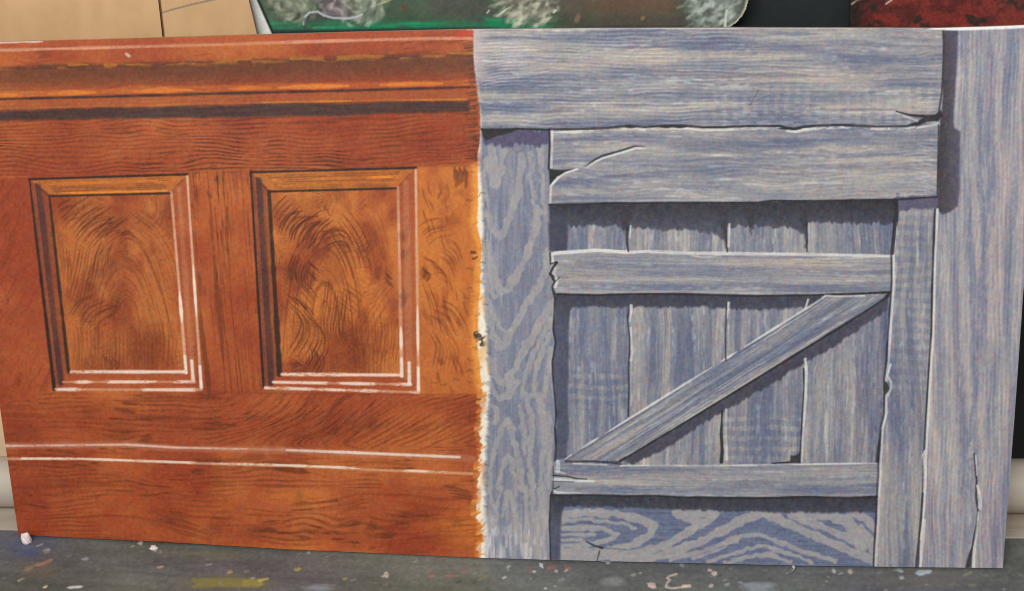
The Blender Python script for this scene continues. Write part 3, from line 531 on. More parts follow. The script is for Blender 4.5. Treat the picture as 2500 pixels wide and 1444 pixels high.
    F.poly([(2216, 308), (2232, 300), (2256, 287), (2250, 282), (2284, 280), (2296, 268), (2302, 282), (2290, 296), (2262, 298), (2240, 308)], (44, 42, 46), a=.95, soft=2, seed=55)
    dark([(2188, 272), (2205, 277), (2225, 282), (2255, 284)], (3, 7)); lite([(2205, 283), (2225, 290), (2240, 296)], (4, 6), a=.8, col=(206, 206, 212))
    lite([(2240, 312), (2268, 307), (2291, 303)], (5, 9)); dark([(2302, 76), (2304, 112), (2301, 200), (2297, 240), (2292, 270)], 4, a=.7)
    dark([(2291, 305), (2290, 400), (2288, 480)], 3.5, a=.7, dry=.3)
    # plank two ends and split
    dark([(1341, 316), (1342, 360), (1340, 412)], 5); lite([(1348, 322), (1348, 350), (1346, 408)], 6, dry=.35, per=20, seed=57)
    F.poly([(1340, 412), (1352, 414), (1374, 415), (1404, 412), (1378, 421), (1362, 432), (1342, 452)], (38, 40, 42), a=.96, soft=1.6)
    lite([(1410, 413), (1380, 423), (1364, 434), (1346, 453), (1343, 494)], 6, seed=59); lite([(1362, 434), (1350, 448)], 7)
    ck = [(1429, 406), (1452, 390), (1470, 381), (1516, 368), (1551, 357), (1575, 358)]
    lite(off2(ck, 2, 5), 5, taper=.15, seed=61); dark(ck, (6, 4), taper=.3, col=(54, 60, 74), seed=63)
    dark([(1340, 500), (1412, 499), (1484, 496), (1644, 495), (1848, 495), (1885, 490), (1983, 491), (2074, 489), (2181, 488), (2288, 481)], 4)
    lite([(1350, 493), (1412, 491), (1640, 489), (1848, 488), (2074, 482), (2280, 474)], 4, a=.45, dry=.6, per=70, col=(196, 192, 196))
    for k in range(14):
        lite([(2225 + k * 13 % 30, 345 + k * 9), (2285, 352 + k * 9 + k % 3 * 4)], 3, a=.35, taper=.3, dry=.4, col=(200, 200, 214), seed=900 + k)
    # batten one
    lite([(1350, 620), (1358, 618.5), (1455, 611.5), (1543, 616.5), (1583, 614), (1673, 618.5), (1848, 619.5), (2044, 623), (2178, 626)], 8, dry=.22, per=70, seed=65)
    lite([(1355, 617), (1455, 611), (1530, 616)], 8); lite([(1690, 624), (1720, 629), (1762, 622)], 4, a=.6)
    lite([(1348, 620), (1350, 640), (1352, 642)], 8); dark([(1343, 618), (1344, 645), (1356, 640), (1360, 641)], 3, seed=67)
    dark([(1359, 642), (1350, 655), (1343, 668), (1350, 676), (1356, 688), (1346, 700), (1352, 714)], 5, wob=2.5, seed=69)
    lite([(1357, 656), (1352, 668), (1360, 684), (1357, 700)], 7, a=.75, dry=.4, per=8); dark([(1366, 678), (1354, 690)], 2.5, a=.7)
    dark([(1352, 718), (1449, 721), (1549, 718), (1668, 718), (1765, 721), (1848, 723), (2013, 720), (2172, 714)], 4.5, seed=71)
    lite([(1360, 712), (1449, 714), (1668, 711), (1848, 716), (2013, 714)], 4, a=.4, dry=.5, per=80, col=(190, 186, 186))
    # batten two
    lite([(1362, 1128), (1362, 1150)], 12, a=.8, dry=.4, per=8, col=(216, 224, 228)); dark([(1380, 1128), (1450, 1127), (1500, 1131), (1518, 1134)], 3, a=.8)
    lite([(1400, 1132), (1480, 1135)], 4, a=.8, dry=.4); lite([(1515, 1137), (1700, 1137), (1760, 1137), (1948, 1134), (2143, 1131)], 4, dry=.5, per=50, seed=73)
    dark([(1352, 1161), (1385, 1163), (1410, 1169), (1432, 1170)], (5, 2), col=(44, 52, 58)); lite([(1352, 1170), (1400, 1174), (1450, 1175)], (10, 4), a=.8, dry=.25, per=20, col=(212, 222, 226)); dark([(1352, 1175), (1400, 1177)], 2, a=.6)
    lite([(1354, 1150), (1380, 1156)], 5, a=.6); dark([(1366, 1188), (1356, 1193), (1350, 1192)], 2.5); lite([(1352, 1200), (1362, 1203), (1420, 1204)], (9, 3), a=.75, col=(214, 222, 226)); dark([(1351, 1140), (1350, 1205)], 3, a=.7, dry=.3)
    dark([(1346, 1209), (1450, 1209), (1527, 1212), (1603, 1210), (1650, 1214), (1773, 1216), (1900, 1216), (1961, 1213), (2069, 1216), (2141, 1213)], 5, seed=75)
    lite([(1360, 1204), (1527, 1206), (1650, 1207), (1900, 1209), (2138, 1208)], 4, a=.35, dry=.5, per=60, col=(196, 192, 192))
    # brace
    lite([(1379, 1122), (1395, 1110)], 3); 
    for a_, b_ in [(.065, .13), (.155, .56), (.60, .66), (.69, 1.)]:
        g = lambda q: (1379 + (2016 - 1379) * q, 1120 + (724 - 1120) * q)
        lite([g(a_), g((a_ + b_) / 2), g(b_)], 6, taper=.25, seed=int(a_ * 999), dry=.15)
    lite([(2014, 722), (2060, 724), (2110, 722)], 5, a=.8, dry=.3); dark([(2030, 720), (2100, 718), (2172, 713)], 3)
    dark([(1514, 1126), (1650, 1045), (1850, 923), (2100, 769), (2168, 724)], 5, seed=77); dark([(2164, 724), (2170, 718)], 8)
    lite([(1530, 1113), (1650, 1040), (1850, 918), (2090, 768)], 3, a=.5, dry=.6, per=60, col=(196, 194, 196))
    dark([(1379, 1124), (1450, 1126), (1514, 1128)], 2.5, a=.5)
    # seams between backing planks
    dark([(1532, 556), (1531, 590), (1534, 614)], 3.5, a=.8); lite([(1540, 552), (1538, 580)], 5)
    dark([(1537, 746), (1532, 780), (1537, 823), (1537, 866), (1534, 896), (1535.5, 946), (1534, 1016)], 3.6, a=.8, seed=81, dry=.2); lite([(1541, 747), (1541, 762), (1538, 785)], (10, 4)); lite([(1540, 800), (1544, 860), (1540, 880)], (5, 8), a=.85, dry=.2); lite([(1541, 880), (1540, 990)], 4, a=.4, dry=.5)
    dark([(1773, 560), (1774, 600), (1776, 614)], 3.5, a=.8); lite([(1781, 548), (1779, 602)], 6)
    dark([(1774, 740), (1771, 820), (1772, 880)], 3, a=.7); lite([(1779, 740), (1776, 775)], (8, 4)); lite([(1779, 790), (1776, 870)], 4, a=.45, dry=.4)
    dark([(1763, 1004), (1761, 1060), (1763, 1100), (1761, 1128)], (4, 10), seed=83); lite([(1773, 1000), (1772, 1060), (1774, 1122)], (6, 7), a=.6, dry=.35)
    dark([(1969, 540), (1970, 580), (1970, 614)], (5, 3), a=.7); lite([(1975, 545), (1975, 612)], 4, a=.5, dry=.4)
    lite([(1973, 732), (1966, 754)], 6); dark([(1962, 900), (1963, 950), (1957, 1050), (1953, 1128)], 3.6, seed=85); lite([(1966, 877), (1969, 910), (1966, 980), (1961, 1060), (1957, 1126)], (8, 6), dry=.15, seed=87)
    F.poly([(1955, 1102), (1954, 1131), (1900, 1130), (1928, 1126), (1930, 1112), (1942, 1112)], (50, 49, 54), a=.93, soft=3, seed=89); dark([(1886, 1131), (1930, 1129)], 3)
    # jamb edges
    jl = [p for p in JAMB_L if p[1] >= 545]; jr = [p for p in JAMB_R if p[1] >= 512]
    dark(off2(jl, -3, 0), 4, a=.75, seed=91, dry=.3, per=60); lite(off2(jl, 3, 0), 5.5, seed=93, dry=.12, per=60)
    dark([(2186, 490), (2189, 520), (2184, 560), (2180, 620)], (14, 4), a=.85)
    F.poly([(2160, 930), (2166, 934), (2172, 950), (2160, 966), (2158, 950)], (46, 45, 50), a=.9, soft=2); lite([(2174, 890), (2166, 918), (2175, 932), (2176, 946), (2168, 966)], 6)
    F.poly([(2152, 1048), (2150, 1090), (2146, 1130), (2138, 1130), (2142, 1090)], (46, 44, 48), a=.92, soft=2.5)
    dark(jr, 4.5, a=.85, seed=95, dry=.25, per=70); lite(off2(jr, 5.5, 0), 5.5, seed=97, dry=.10, per=55)
    lite([(2259, 1102), (2254, 1112)], 9); lite([(2256, 1118), (2258, 1160), (2256, 1200)], 8); lite([(2257, 1270), (2252, 1330), (2246, 1382)], 8); dark([(2244, 1320), (2239, 1384)], (5, 10), col=(70, 66, 84))
    ck = [(2378, 1108), (2384, 1172), (2383, 1215), (2388, 1246), (2385, 1277), (2375, 1332), (2362, 1384)]
    dark(ck, (3, 6), dry=.2, seed=99, a=.85); lite([(2382, 1112), (2385, 1160)], 4); lite([(2386, 1186), (2393, 1215), (2392, 1240)], (7, 11)); lite([(2389, 1250), (2384, 1300), (2379, 1335), (2376, 1384)], (4, 9))
    F.poly([(2374, 1335), (2372, 1386), (2356, 1386), (2364, 1355)], (60, 56, 62), a=.92, soft=3)
    # post edge
    dark([p for p in POST_R if 716 <= p[1] <= 1125], 4, a=.85, seed=101, dry=.2); dark([p for p in POST_R if p[1] >= 1200], 4, a=.8, seed=103)
    lite(off2([p for p in POST_R if 720 <= p[1] <= 1120], -5, 0), 4, a=.35, dry=.5, col=(196, 192, 196))
    # panel cracks, pencil tick, ink blot, edge specks, bare top edge with its catch of light painted in
    dark([(1432, 1322), (1450, 1332), (1470, 1338)], (4, 6), a=.8); dark([(1464, 1346), (1458, 1368)], 4, a=.6); dark([(1470, 1338), (1530, 1342)], 2, a=.4)
    dark([(1851, 221), (1841, 240), (1830, 257)], 2.4, a=.75, col=(88, 88, 98)); dark([(1830, 257), (1850, 243), (1880, 232)], 2, a=.6, col=(96, 96, 106)); dark([(1836, 216), (1851, 221)], 2, a=.5, col=(96, 96, 106))
    for k, pts in enumerate([[(1158, 826), (1160, 815), (1168, 812), (1172, 818)], [(1162, 820), (1170, 826), (1176, 820)], [(1168, 832), (1176, 828), (1184, 822)], [(1172, 840), (1180, 834), (1186, 838)], [(1166, 816), (1174, 834)], [(1178, 826), (1176, 842)]]): dark(pts, (6, 3), a=.7, wob=5, soft=2.4, dry=.5, per=6, seed=1600 + k)
    for k in range(0, 30, 2):
        yy_ = 470 + k * 27 + (k * 41 % 17); e = float(edge_x(GREY_EDGE, np.array(yy_)))
        dark([(e - 2, yy_), (e + 7, yy_ + 3)], 2.2, a=.5, col=(70, 70, 84))
    F.poly([(2262, 72), (2290, 64), (2360, 58), (2460, 54), (2600, 54), (2600, 64), (2440, 72), (2340, 75)], (240, 240, 242), a=.95, soft=2.2)
    F.stroke([(-140, 104), (0, 103), (60, 101), (104, 102)], 7, (226, 198, 200), a=.85, soft=2.5, taper=.1)
    F.stroke([(1140, 73), (1500, 70), (2250, 69)], 3, (214, 208, 214), a=.5, soft=1.5, dry=.4, per=90)
    # fine pigment grain over everything
    C += (11. * (vn(X / 2.6, Y / 2.6, 1500) - .5) + 11. * (vn(X / 5.5, Y / 5.5, 1501) - .5) + 5 * (fbm(X / 140, Y / 140, 1502, 2) - .5))[..., None]
    ch = vn(X / 7, Y / 7, 1503) - .5; ch2 = vn(X / 8, Y / 8, 1504) - .5; C[..., 0] += 12 * ch; C[..., 1] += 9 * ch2; C[..., 2] -= 10 * ch
    np.clip(C, 4, 248, out=C)
    return F

def board_labels(F):
    """which painted member each cell of the film belongs to"""
    X = .25 * (F.X[:-1, :-1] + F.X[1:, :-1] + F.X[:-1, 1:] + F.X[1:, 1:]); Y = .25 * (F.Y[:-1, :-1] + F.Y[1:, :-1] + F.Y[:-1, 1:] + F.Y[1:, 1:])
    L = np.zeros(X.shape, int); names = []
    def put(name, m):
        names.append(name); L[m] = len(names)
    me = edge_x(MAH_EDGE, Y); ge = edge_x(GREY_EDGE, Y); me = np.where(Y < 396, ge, me); ge = np.maximum(ge, me + np.where(Y < 396, 0, 5)); brown = X < me
    put('bare_primer', X > -1e9)
    y1 = 283 - .019 * X; y0 = 432 - .0245 * X; y2 = 953 + .008 * X; y3 = np.interp(X, [-140, 307, 698, 1160], [1082, 1081, 1095, 1114]); y4 = np.interp(X, [-140, 197, 492, 698, 952, 1160], [1123, 1125, 1136, 1141, 1153, 1162])
    put('cornice', brown & (Y < y1 + 12)); put('top_rail', brown & (Y >= y1 + 12) & (Y < y0))
    md = brown & (Y >= y0) & (Y < y2)
    put('stile', md & (X < 300)); put('stile', md & (X >= 300) & (X < 800)); put('stile', md & (X >= 800))
    put('bottom_rail', brown & (Y >= y2) & (Y < y3)); put('base_moulding', brown & (Y >= y3) & (Y < y4)); put('plinth', brown & (Y >= y4))
    for O, I in ((P1O, P1I), (P2O, P2I)):
        put('panel_frame', inside(X, Y, O)); put('recessed_panel', inside(X, Y, I))
    grey = X >= ge
    bot = interp(BEAM_BOT, X); br = edge_x(BEAM_R, Y); pr = edge_x(POST_R, Y); jl = edge_x(JAMB_L, Y); jr = edge_x(JAMB_R, Y)
    beam = grey & (Y < bot) & (X < br)
    put('corner_post', grey & ~beam & (X <= pr)); 
    core = grey & ~beam & (X > pr)
    put('outer_post', core & (X > np.where(Y < 485, 2289, jr)))
    s1, s2, s3 = edge_x(SEAM1, Y), edge_x(SEAM2, Y), edge_x(SEAM3, Y)
    fld = core & (X <= jl)
    put('backing_plank', fld & (X <= s1)); put('backing_plank', fld & (X > s1) & (X <= s2)); put('backing_plank', fld & (X > s2) & (X <= s3)); put('backing_plank', fld & (X > s3))
    put('door_jamb', core & (X > jl) & (X <= jr) & (Y > 478))
    put('lower_panel', fld & (Y > interp(BT2_BOT, X)))
    put('batten', fld & (Y > interp(BT1_TOP, X)) & (Y < interp(BT1_BOT, X))); put('batten', fld & (Y > interp(BT2_TOP, X)) & (Y <= interp(BT2_BOT, X)))
    put('diagonal_brace', inside(X, Y, BRACE))
    put('header_plank', core & (X < 2290) & (Y < interp(PL2_BOT, X))); put('lintel_beam', beam)
    return L, names
#PAINTER_END

# =====================================================================
#  SCENE
# =====================================================================
import bpy, bmesh
from mathutils import Matrix, Vector

sc = bpy.context.scene
COL = sc.collection

# ---- camera pose relative to the board (board 1.2 m wide, leaning 8 degrees) ----
FPX = 3531.3; W_B = 1.2; H_B = 0.6165; LEAN = math.radians(8)
e1 = np.array([0.98995017, 0.00883604, -0.14114034]); e2 = np.array([-0.0326623, -0.95677476, -0.28899002]); e3 = np.array([-0.13759304, 0.29069569, -0.94687073])
tv = np.array([-0.6245133, 0.30215042, 1.83016154])
BD = np.column_stack([[1, 0, 0], [0, math.sin(LEAN), math.cos(LEAN)], [0, -math.cos(LEAN), math.sin(LEAN)]])   # board axes in the world
RW = BD @ np.column_stack([e1, e2, e3]).T
CAM = -RW @ tv

def plan_to_plane(X, Y, p0, n):
    """points of a plane from plan coordinates"""
    d = np.stack([(X - 1250.) / FPX, (Y - 722.) / FPX, np.ones_like(X)], -1) @ RW.T
    k = ((np.asarray(p0, float) - CAM) @ np.asarray(n, float)) / (d @ np.asarray(n, float))
    return CAM + d * k[..., None]

def plan_of(P):
    q = (P - CAM) @ RW
    return 1250 + FPX * q[..., 0] / q[..., 2], 722 + FPX * q[..., 1] / q[..., 2]

# ---- materials ---------------------------------------------------------
def new_mat(name):
    m = bpy.data.materials.new(name); m.use_nodes = True
    nt = m.node_tree; b = nt.nodes['Principled BSDF']
    return m, nt, b

def link(nt, a, b): nt.links.new(a, b)

def film_mat(name, rough=.5, stretch=(60, 600, 200), bump=.12, spec=.35, amount=.16):
    """a paint film: pigment attribute broken up by procedural brush streaks, with a bristle relief"""
    m, nt, b = new_mat(name)
    at = nt.nodes.new('ShaderNodeVertexColor'); at.layer_name = 'pigment'
    tc = nt.nodes.new('ShaderNodeTexCoord'); mp = nt.nodes.new('ShaderNodeMapping'); mp.inputs['Scale'].default_value = stretch
    link(nt, tc.outputs['Object'], mp.inputs['Vector'])
    n1 = nt.nodes.new('ShaderNodeTexNoise'); n1.inputs['Scale'].default_value = 1.0; n1.inputs['Detail'].default_value = 4; n1.inputs['Roughness'].default_value = .6
    link(nt, mp.outputs['Vector'], n1.inputs['Vector'])
    rm = nt.nodes.new('ShaderNodeMapRange'); rm.inputs['From Min'].default_value = .25; rm.inputs['From Max'].default_value = .75
    rm.inputs['To Min'].default_value = 1 - amount; rm.inputs['To Max'].default_value = 1 + amount
    link(nt, n1.outputs['Fac'], rm.inputs['Value'])
    mul = nt.nodes.new('ShaderNodeVectorMath'); mul.operation = 'SCALE'
    link(nt, at.outputs['Color'], mul.inputs[0]); link(nt, rm.outputs['Result'], mul.inputs['Scale'])
    link(nt, mul.outputs['Vector'], b.inputs['Base Color'])
    n2 = nt.nodes.new('ShaderNodeTexNoise'); n2.inputs['Scale'].default_value = 9; n2.inputs['Detail'].default_value = 3
    link(nt, tc.outputs['Object'], n2.inputs['Vector'])
    rr = nt.nodes.new('ShaderNodeMapRange'); rr.inputs['To Min'].default_value = rough - .12; rr.inputs['To Max'].default_value = rough + .12
    link(nt, n2.outputs['Fac'], rr.inputs['Value']); link(nt, rr.outputs['Result'], b.inputs['Roughness'])
    bp = nt.nodes.new('ShaderNodeBump'); bp.inputs['Strength'].default_value = bump; bp.inputs['Distance'].default_value = .0006
    link(nt, n1.outputs['Fac'], bp.inputs['Height']); link(nt, bp.outputs['Normal'], b.inputs['Normal'])
    b.inputs['Specular IOR Level'].default_value = spec
    return m

def plain_mat(name, c0, c1, scale=(8, 8, 8), rough=.6, spec=.3, detail=4, bump=.1, dist=.002):
    m, nt, b = new_mat(name)
    tc = nt.nodes.new('ShaderNodeTexCoord'); mp = nt.nodes.new('ShaderNodeMapping'); mp.inputs['Scale'].default_value = scale
    link(nt, tc.outputs['Object'], mp.inputs['Vector'])
    n1 = nt.nodes.new('ShaderNodeTexNoise'); n1.inputs['Scale'].default_value = 1; n1.inputs['Detail'].default_value = detail
    link(nt, mp.outputs['Vector'], n1.inputs['Vector'])
    cr = nt.nodes.new('ShaderNodeValToRGB'); cr.color_ramp.elements[0].position = .3; cr.color_ramp.elements[1].position = .7
    cr.color_ramp.elements[0].color = tuple(lin(c0)) + (1,); cr.color_ramp.elements[1].color = tuple(lin(c1)) + (1,)
    link(nt, n1.outputs['Fac'], cr.inputs['Fac']); link(nt, cr.outputs['Color'], b.inputs['Base Color'])
    b.inputs['Roughness'].default_value = rough; b.inputs['Specular IOR Level'].default_value = spec
    bp = nt.nodes.new('ShaderNodeBump'); bp.inputs['Strength'].default_value = bump; bp.inputs['Distance'].default_value = dist
    link(nt, n1.outputs['Fac'], bp.inputs['Height']); link(nt, bp.outputs['Normal'], b.inputs['Normal'])
    return m

# ---- mesh helpers ------------------------------------------------------
def cells_mesh(name, P, colr, mask=None, mat=None):
    """mesh from a grid of points P (h,w,3) keeping the cells of mask (h-1,w-1)"""
    h, w = P.shape[:2]
    idx = np.arange(h * w).reshape(h, w)
    q = np.stack([idx[1:, :-1], idx[1:, 1:], idx[:-1, 1:], idx[:-1, :-1]], -1)
    q = q.reshape(-1, 4) if mask is None else q[mask]
    used, inv = np.unique(q.ravel(), return_inverse=True)
    me = bpy.data.meshes.new(name)
    me.vertices.add(len(used)); me.loops.add(q.size); me.polygons.add(len(q))
    me.vertices.foreach_set('co', P.reshape(-1, 3)[used].astype(np.float32).ravel())
    me.loops.foreach_set('vertex_index', inv.astype(np.int32).ravel())
    me.polygons.foreach_set('loop_start', np.arange(0, q.size, 4, dtype=np.int32))
    me.polygons.foreach_set('use_smooth', np.ones(len(q), bool))
    if colr is not None:
        at = me.color_attributes.new('pigment', 'FLOAT_COLOR', 'POINT')
        cc = np.ones((len(used), 4), np.float32); cc[:, :3] = lin(colr.reshape(-1, 3)[used])
        at.data.foreach_set('color', cc.ravel())
    me.update(calc_edges=True)
    if mat: me.materials.append(mat)
    return me

def obj(name, me, parent=None, loc=None, label=None, cat=None, group=None, kind=None):
    o = bpy.data.objects.new(name, me); COL.objects.link(o)
    if parent is not None: o.parent = parent
    if loc is not None: o.location = loc
    if label: o['label'] = label
    if cat: o['category'] = cat
    if group: o['group'] = group
    if kind: o['kind'] = kind
    return o

def bm_obj(name, bm, mat, parent=None, loc=None, smooth=True, **k):
    bmesh.ops.recalc_face_normals(bm, faces=bm.faces)
    me = bpy.data.meshes.new(name); bm.to_mesh(me); bm.free(); me.materials.append(mat)
    if smooth:
        for p in me.polygons: p.use_smooth = True
    return obj(name, me, parent, loc, **k)

def box_bm(x0, y0, z0, x1, y1, z1, bev=0.):
    bm = bmesh.new(); bmesh.ops.create_cube(bm, size=1)
    for v in bm.verts: v.co = Vector((x0 + (v.co.x + .5) * (x1 - x0), y0 + (v.co.y + .5) * (y1 - y0), z0 + (v.co.z + .5) * (z1 - z0)))
    if bev: bmesh.ops.bevel(bm, geom=bm.edges[:], offset=bev, segments=2, affect='EDGES', profile=.7)
    return bm

# =====================================================================
#  the painted board
# =====================================================================
NX, NY = 1400, 690
F = paint_board(NX, NY)
L, NAMES = board_labels(F)
def soften(C, n):
    for _ in range(n):
        C = C.copy()
        C[1:-1] = .25 * C[:-2] + .5 * C[1:-1] + .25 * C[2:]
        C[:, 1:-1] = .25 * C[:, :-2] + .5 * C[:, 1:-1] + .25 * C[:, 2:]
    return C
nb = BD[:, 2]
PB = plan_to_plane(F.X, F.Y, (0, 0, 0), nb) @ BD            # board coordinates: x along, y up, z out of the face
PB[..., 2] = .0004

M_EDGE = plain_mat('board_edge', (150, 128, 100), (190, 170, 140), (30, 30, 200), .8)
bm = bmesh.new()
ring = np.concatenate([PB[0, ::6], PB[::6, -1][1:], PB[-1, ::-6][1:], PB[::-6, 0][1:-1]])
top = [bm.verts.new((p[0], p[1], 0)) for p in ring]; bot = [bm.verts.new((p[0], p[1], -.006)) for p in ring]
bm.faces.new(top); bm.faces.new(bot[::-1])
for i in range(len(top)):
    j = (i + 1) % len(top); bm.faces.new((top[i], bot[i], bot[j], top[j]))
board = bm_obj('painted_sample_board', bm, M_EDGE, smooth=False, label='long sample board, half painted as reddish wood panelling, half as grey barn door', cat='painted board')
board.matrix_world = Matrix(((BD[0][0], BD[0][1], BD[0][2], 0), (BD[1][0], BD[1][1], BD[1][2], 0), (BD[2][0], BD[2][1], BD[2][2], 0), (0, 0, 0, 1)))

M_BRH = film_mat('mahogany_glaze_along', .40, (40, 420, 100), .07, .45, .07)
M_BRV = film_mat('mahogany_glaze_upright', .40, (420, 40, 100), .07, .45, .07)
M_GRH = film_mat('grey_paint_along', .6, (40, 330, 100), .16, .3, .09)
M_GRV = film_mat('grey_paint_upright', .6, (330, 40, 100), .16, .3, .09)
M_PRI = film_mat('primer', .7, (300, 300, 300), .1, .25, .05)
MATS = dict(cornice=M_BRH, top_rail=M_BRH, stile=M_BRV, bottom_rail=M_BRH, base_moulding=M_BRH, plinth=M_BRH, panel_frame=M_BRH, recessed_panel=M_BRV, bare_primer=M_PRI,
            corner_post=M_GRV, outer_post=M_GRV, backing_plank=M_GRV, door_jamb=M_GRV, lower_panel=M_GRH, batten=M_GRH, diagonal_brace=M_GRH, header_plank=M_GRH, lintel_beam=M_GRH)
frame = None
for k, nm in enumerate(NAMES):
    m = L == k + 1
    if not m.any(): continue
    r = np.nonzero(m.any(1))[0]; c = np.nonzero(m.any(0))[0]
    s0 = slice(r[0], r[-1] + 2); s1 = slice(c[0], c[-1] + 2)
    me = cells_mesh(nm, PB[s0, s1], F.C[s0, s1], m[r[0]:r[-1] + 1, c[0]:c[-1] + 1], MATS[nm])
    o = obj(nm, me, frame if nm == 'recessed_panel' else board)
    if nm == 'panel_frame': frame = o

# =====================================================================
#  workbench
# =====================================================================
sag_x = np.array([p[0] for p in BOT], float); sag_y = np.array([p[1] for p in BOT], float)
ctr = plan_to_plane(sag_x, sag_y, (0, 0, 0), nb)
def sag(x):
    q = (x - .6) / .62
    return np.minimum(0, -.0103 * (1 - q * q)) - .0018
BE0 = plan_to_plane(np.array([0., 2500.]), np.array([1292., 1312.]), (0, 0, 0), np.array([0, 0, 1.]))
bdir = (BE0[1] - BE0[0]); bdir = bdir / np.linalg.norm(bdir); bnor = np.array([-bdir[1], bdir[0], 0.])   # along the back edge, and away from the viewer
def back_y(x): return BE0[0][1] + (x - BE0[0][0]) * bdir[1] / bdir[0]

xs = np.concatenate([np.linspace(-1.0, -.11, 12), np.linspace(-.10, 1.34, 1180), np.linspace(1.36, 2.2, 12)])
tt = np.concatenate([np.linspace(-.75, -.16, 10), np.linspace(-.15, 0, 130)])
XX = xs[None, :].repeat(len(tt), 0); TT = tt[:, None].repeat(len(xs), 1)
YY = back_y(XX) + TT * (1 + .35 * np.clip(XX, 0, 1.3))       # fans out so the back row follows the back edge
ZZ = sag(XX)
PX, PY = plan_of(np.stack([XX, YY, ZZ], -1))
B = Film(XX * 1000, YY * 1000)                              # work in millimetres on the bench
lo = fbm(XX * 9, YY * 14, 1, 3); st = vn(XX * 26, YY * 150, 2)
B.C[:] = np.array([98, 101, 97.]) + (10 * sstep(.2, .9, XX))[..., None] + (44 * (lo - .5) + 12 * (st - .5) + 13 * (vn(XX * 420, YY * 420, 3) - .5) + 9 * (vn(XX * 180, YY * 180, 4) - .5))[..., None]
B.C += (fbm(XX * 5, YY * 12, 6, 2) - .5)[..., None] * np.array([6, 14, -8.])
HGT = np.zeros(XX.shape)
class Bench(Film): pass
BX, BY = PX, PY
FB = Film.__new__(Film); FB.X = PX; FB.Y = PY; FB.C = B.C
FB.cx0 = np.where(np.isfinite(PX), PX, 0).min(0); FB.cx1 = PX.max(0); FB.ry0 = PY.min(1); FB.ry1 = PY.max(1)
def splat(pts, w, col, a=.9, h=.0, **k):
    FB.stroke(pts, w, col, a=a, **k)
    if h:
        P = np.array(pts, float); pad = w if not isinstance(w, tuple) else max(w)
        s_ = FB.sub(P[:, 0].min() - pad, P[:, 1].min() - pad, P[:, 0].max() + pad, P[:, 1].max() + pad)
        if s_ is not None:
            d = pline_dist(FB.X[s_], FB.Y[s_], pts)[0]; HGT[s_] = np.maximum(HGT[s_], h * sstep(pad * .5, 0, d))
# broad worn tints
for (cx, cy, rx, ry, c, a) in [(60, 1335, 90, 34, (76, 88, 122), .55), (66, 1352, 30, 9, (60, 76, 140), .4), (520, 1355, 130, 12, (112, 116, 92), .5), (560, 1422, 130, 20, (128, 122, 70), .45), (90, 1390, 60, 26, (128, 108, 92), .35), (780, 1436, 40, 14, (150, 158, 170), .7),
                               (1850, 1432, 46, 16, (160, 168, 180), .7), (300, 1440, 200, 20, (96, 98, 88), .4), (2250, 1410, 160, 30, (112, 106, 100), .4), (1500, 1420, 34, 13, (162, 164, 162), .6)]:
    s_ = FB.sub(cx - 2 * rx, cy - 2 * ry, cx + 2 * rx, cy + 2 * ry)
    q = np.hypot((FB.X[s_] - cx) / rx, (FB.Y[s_] - cy) / ry) + .8 * (fbm(FB.X[s_] / 34, FB.Y[s_] / 9, int(cx), 2) - .5)
    FB.lay(s_, a * sstep(1.2, .3, q), c)
FB.poly([(470, 1412), (560, 1412), (600, 1416), (636, 1414), (638, 1428), (630, 1436), (560, 1434), (470, 1436)], (146, 138, 72), a=.6, soft=3, ragx=14, fy=5, ragy=2, seed=11)
splat([(600, 1424), (632, 1422)], 16, (160, 150, 76), a=.6, soft=3, seed=5, wob=2); splat([(634, 1418), (655, 1413)], (9, 4), (182, 170, 96), a=.9, h=.0008)
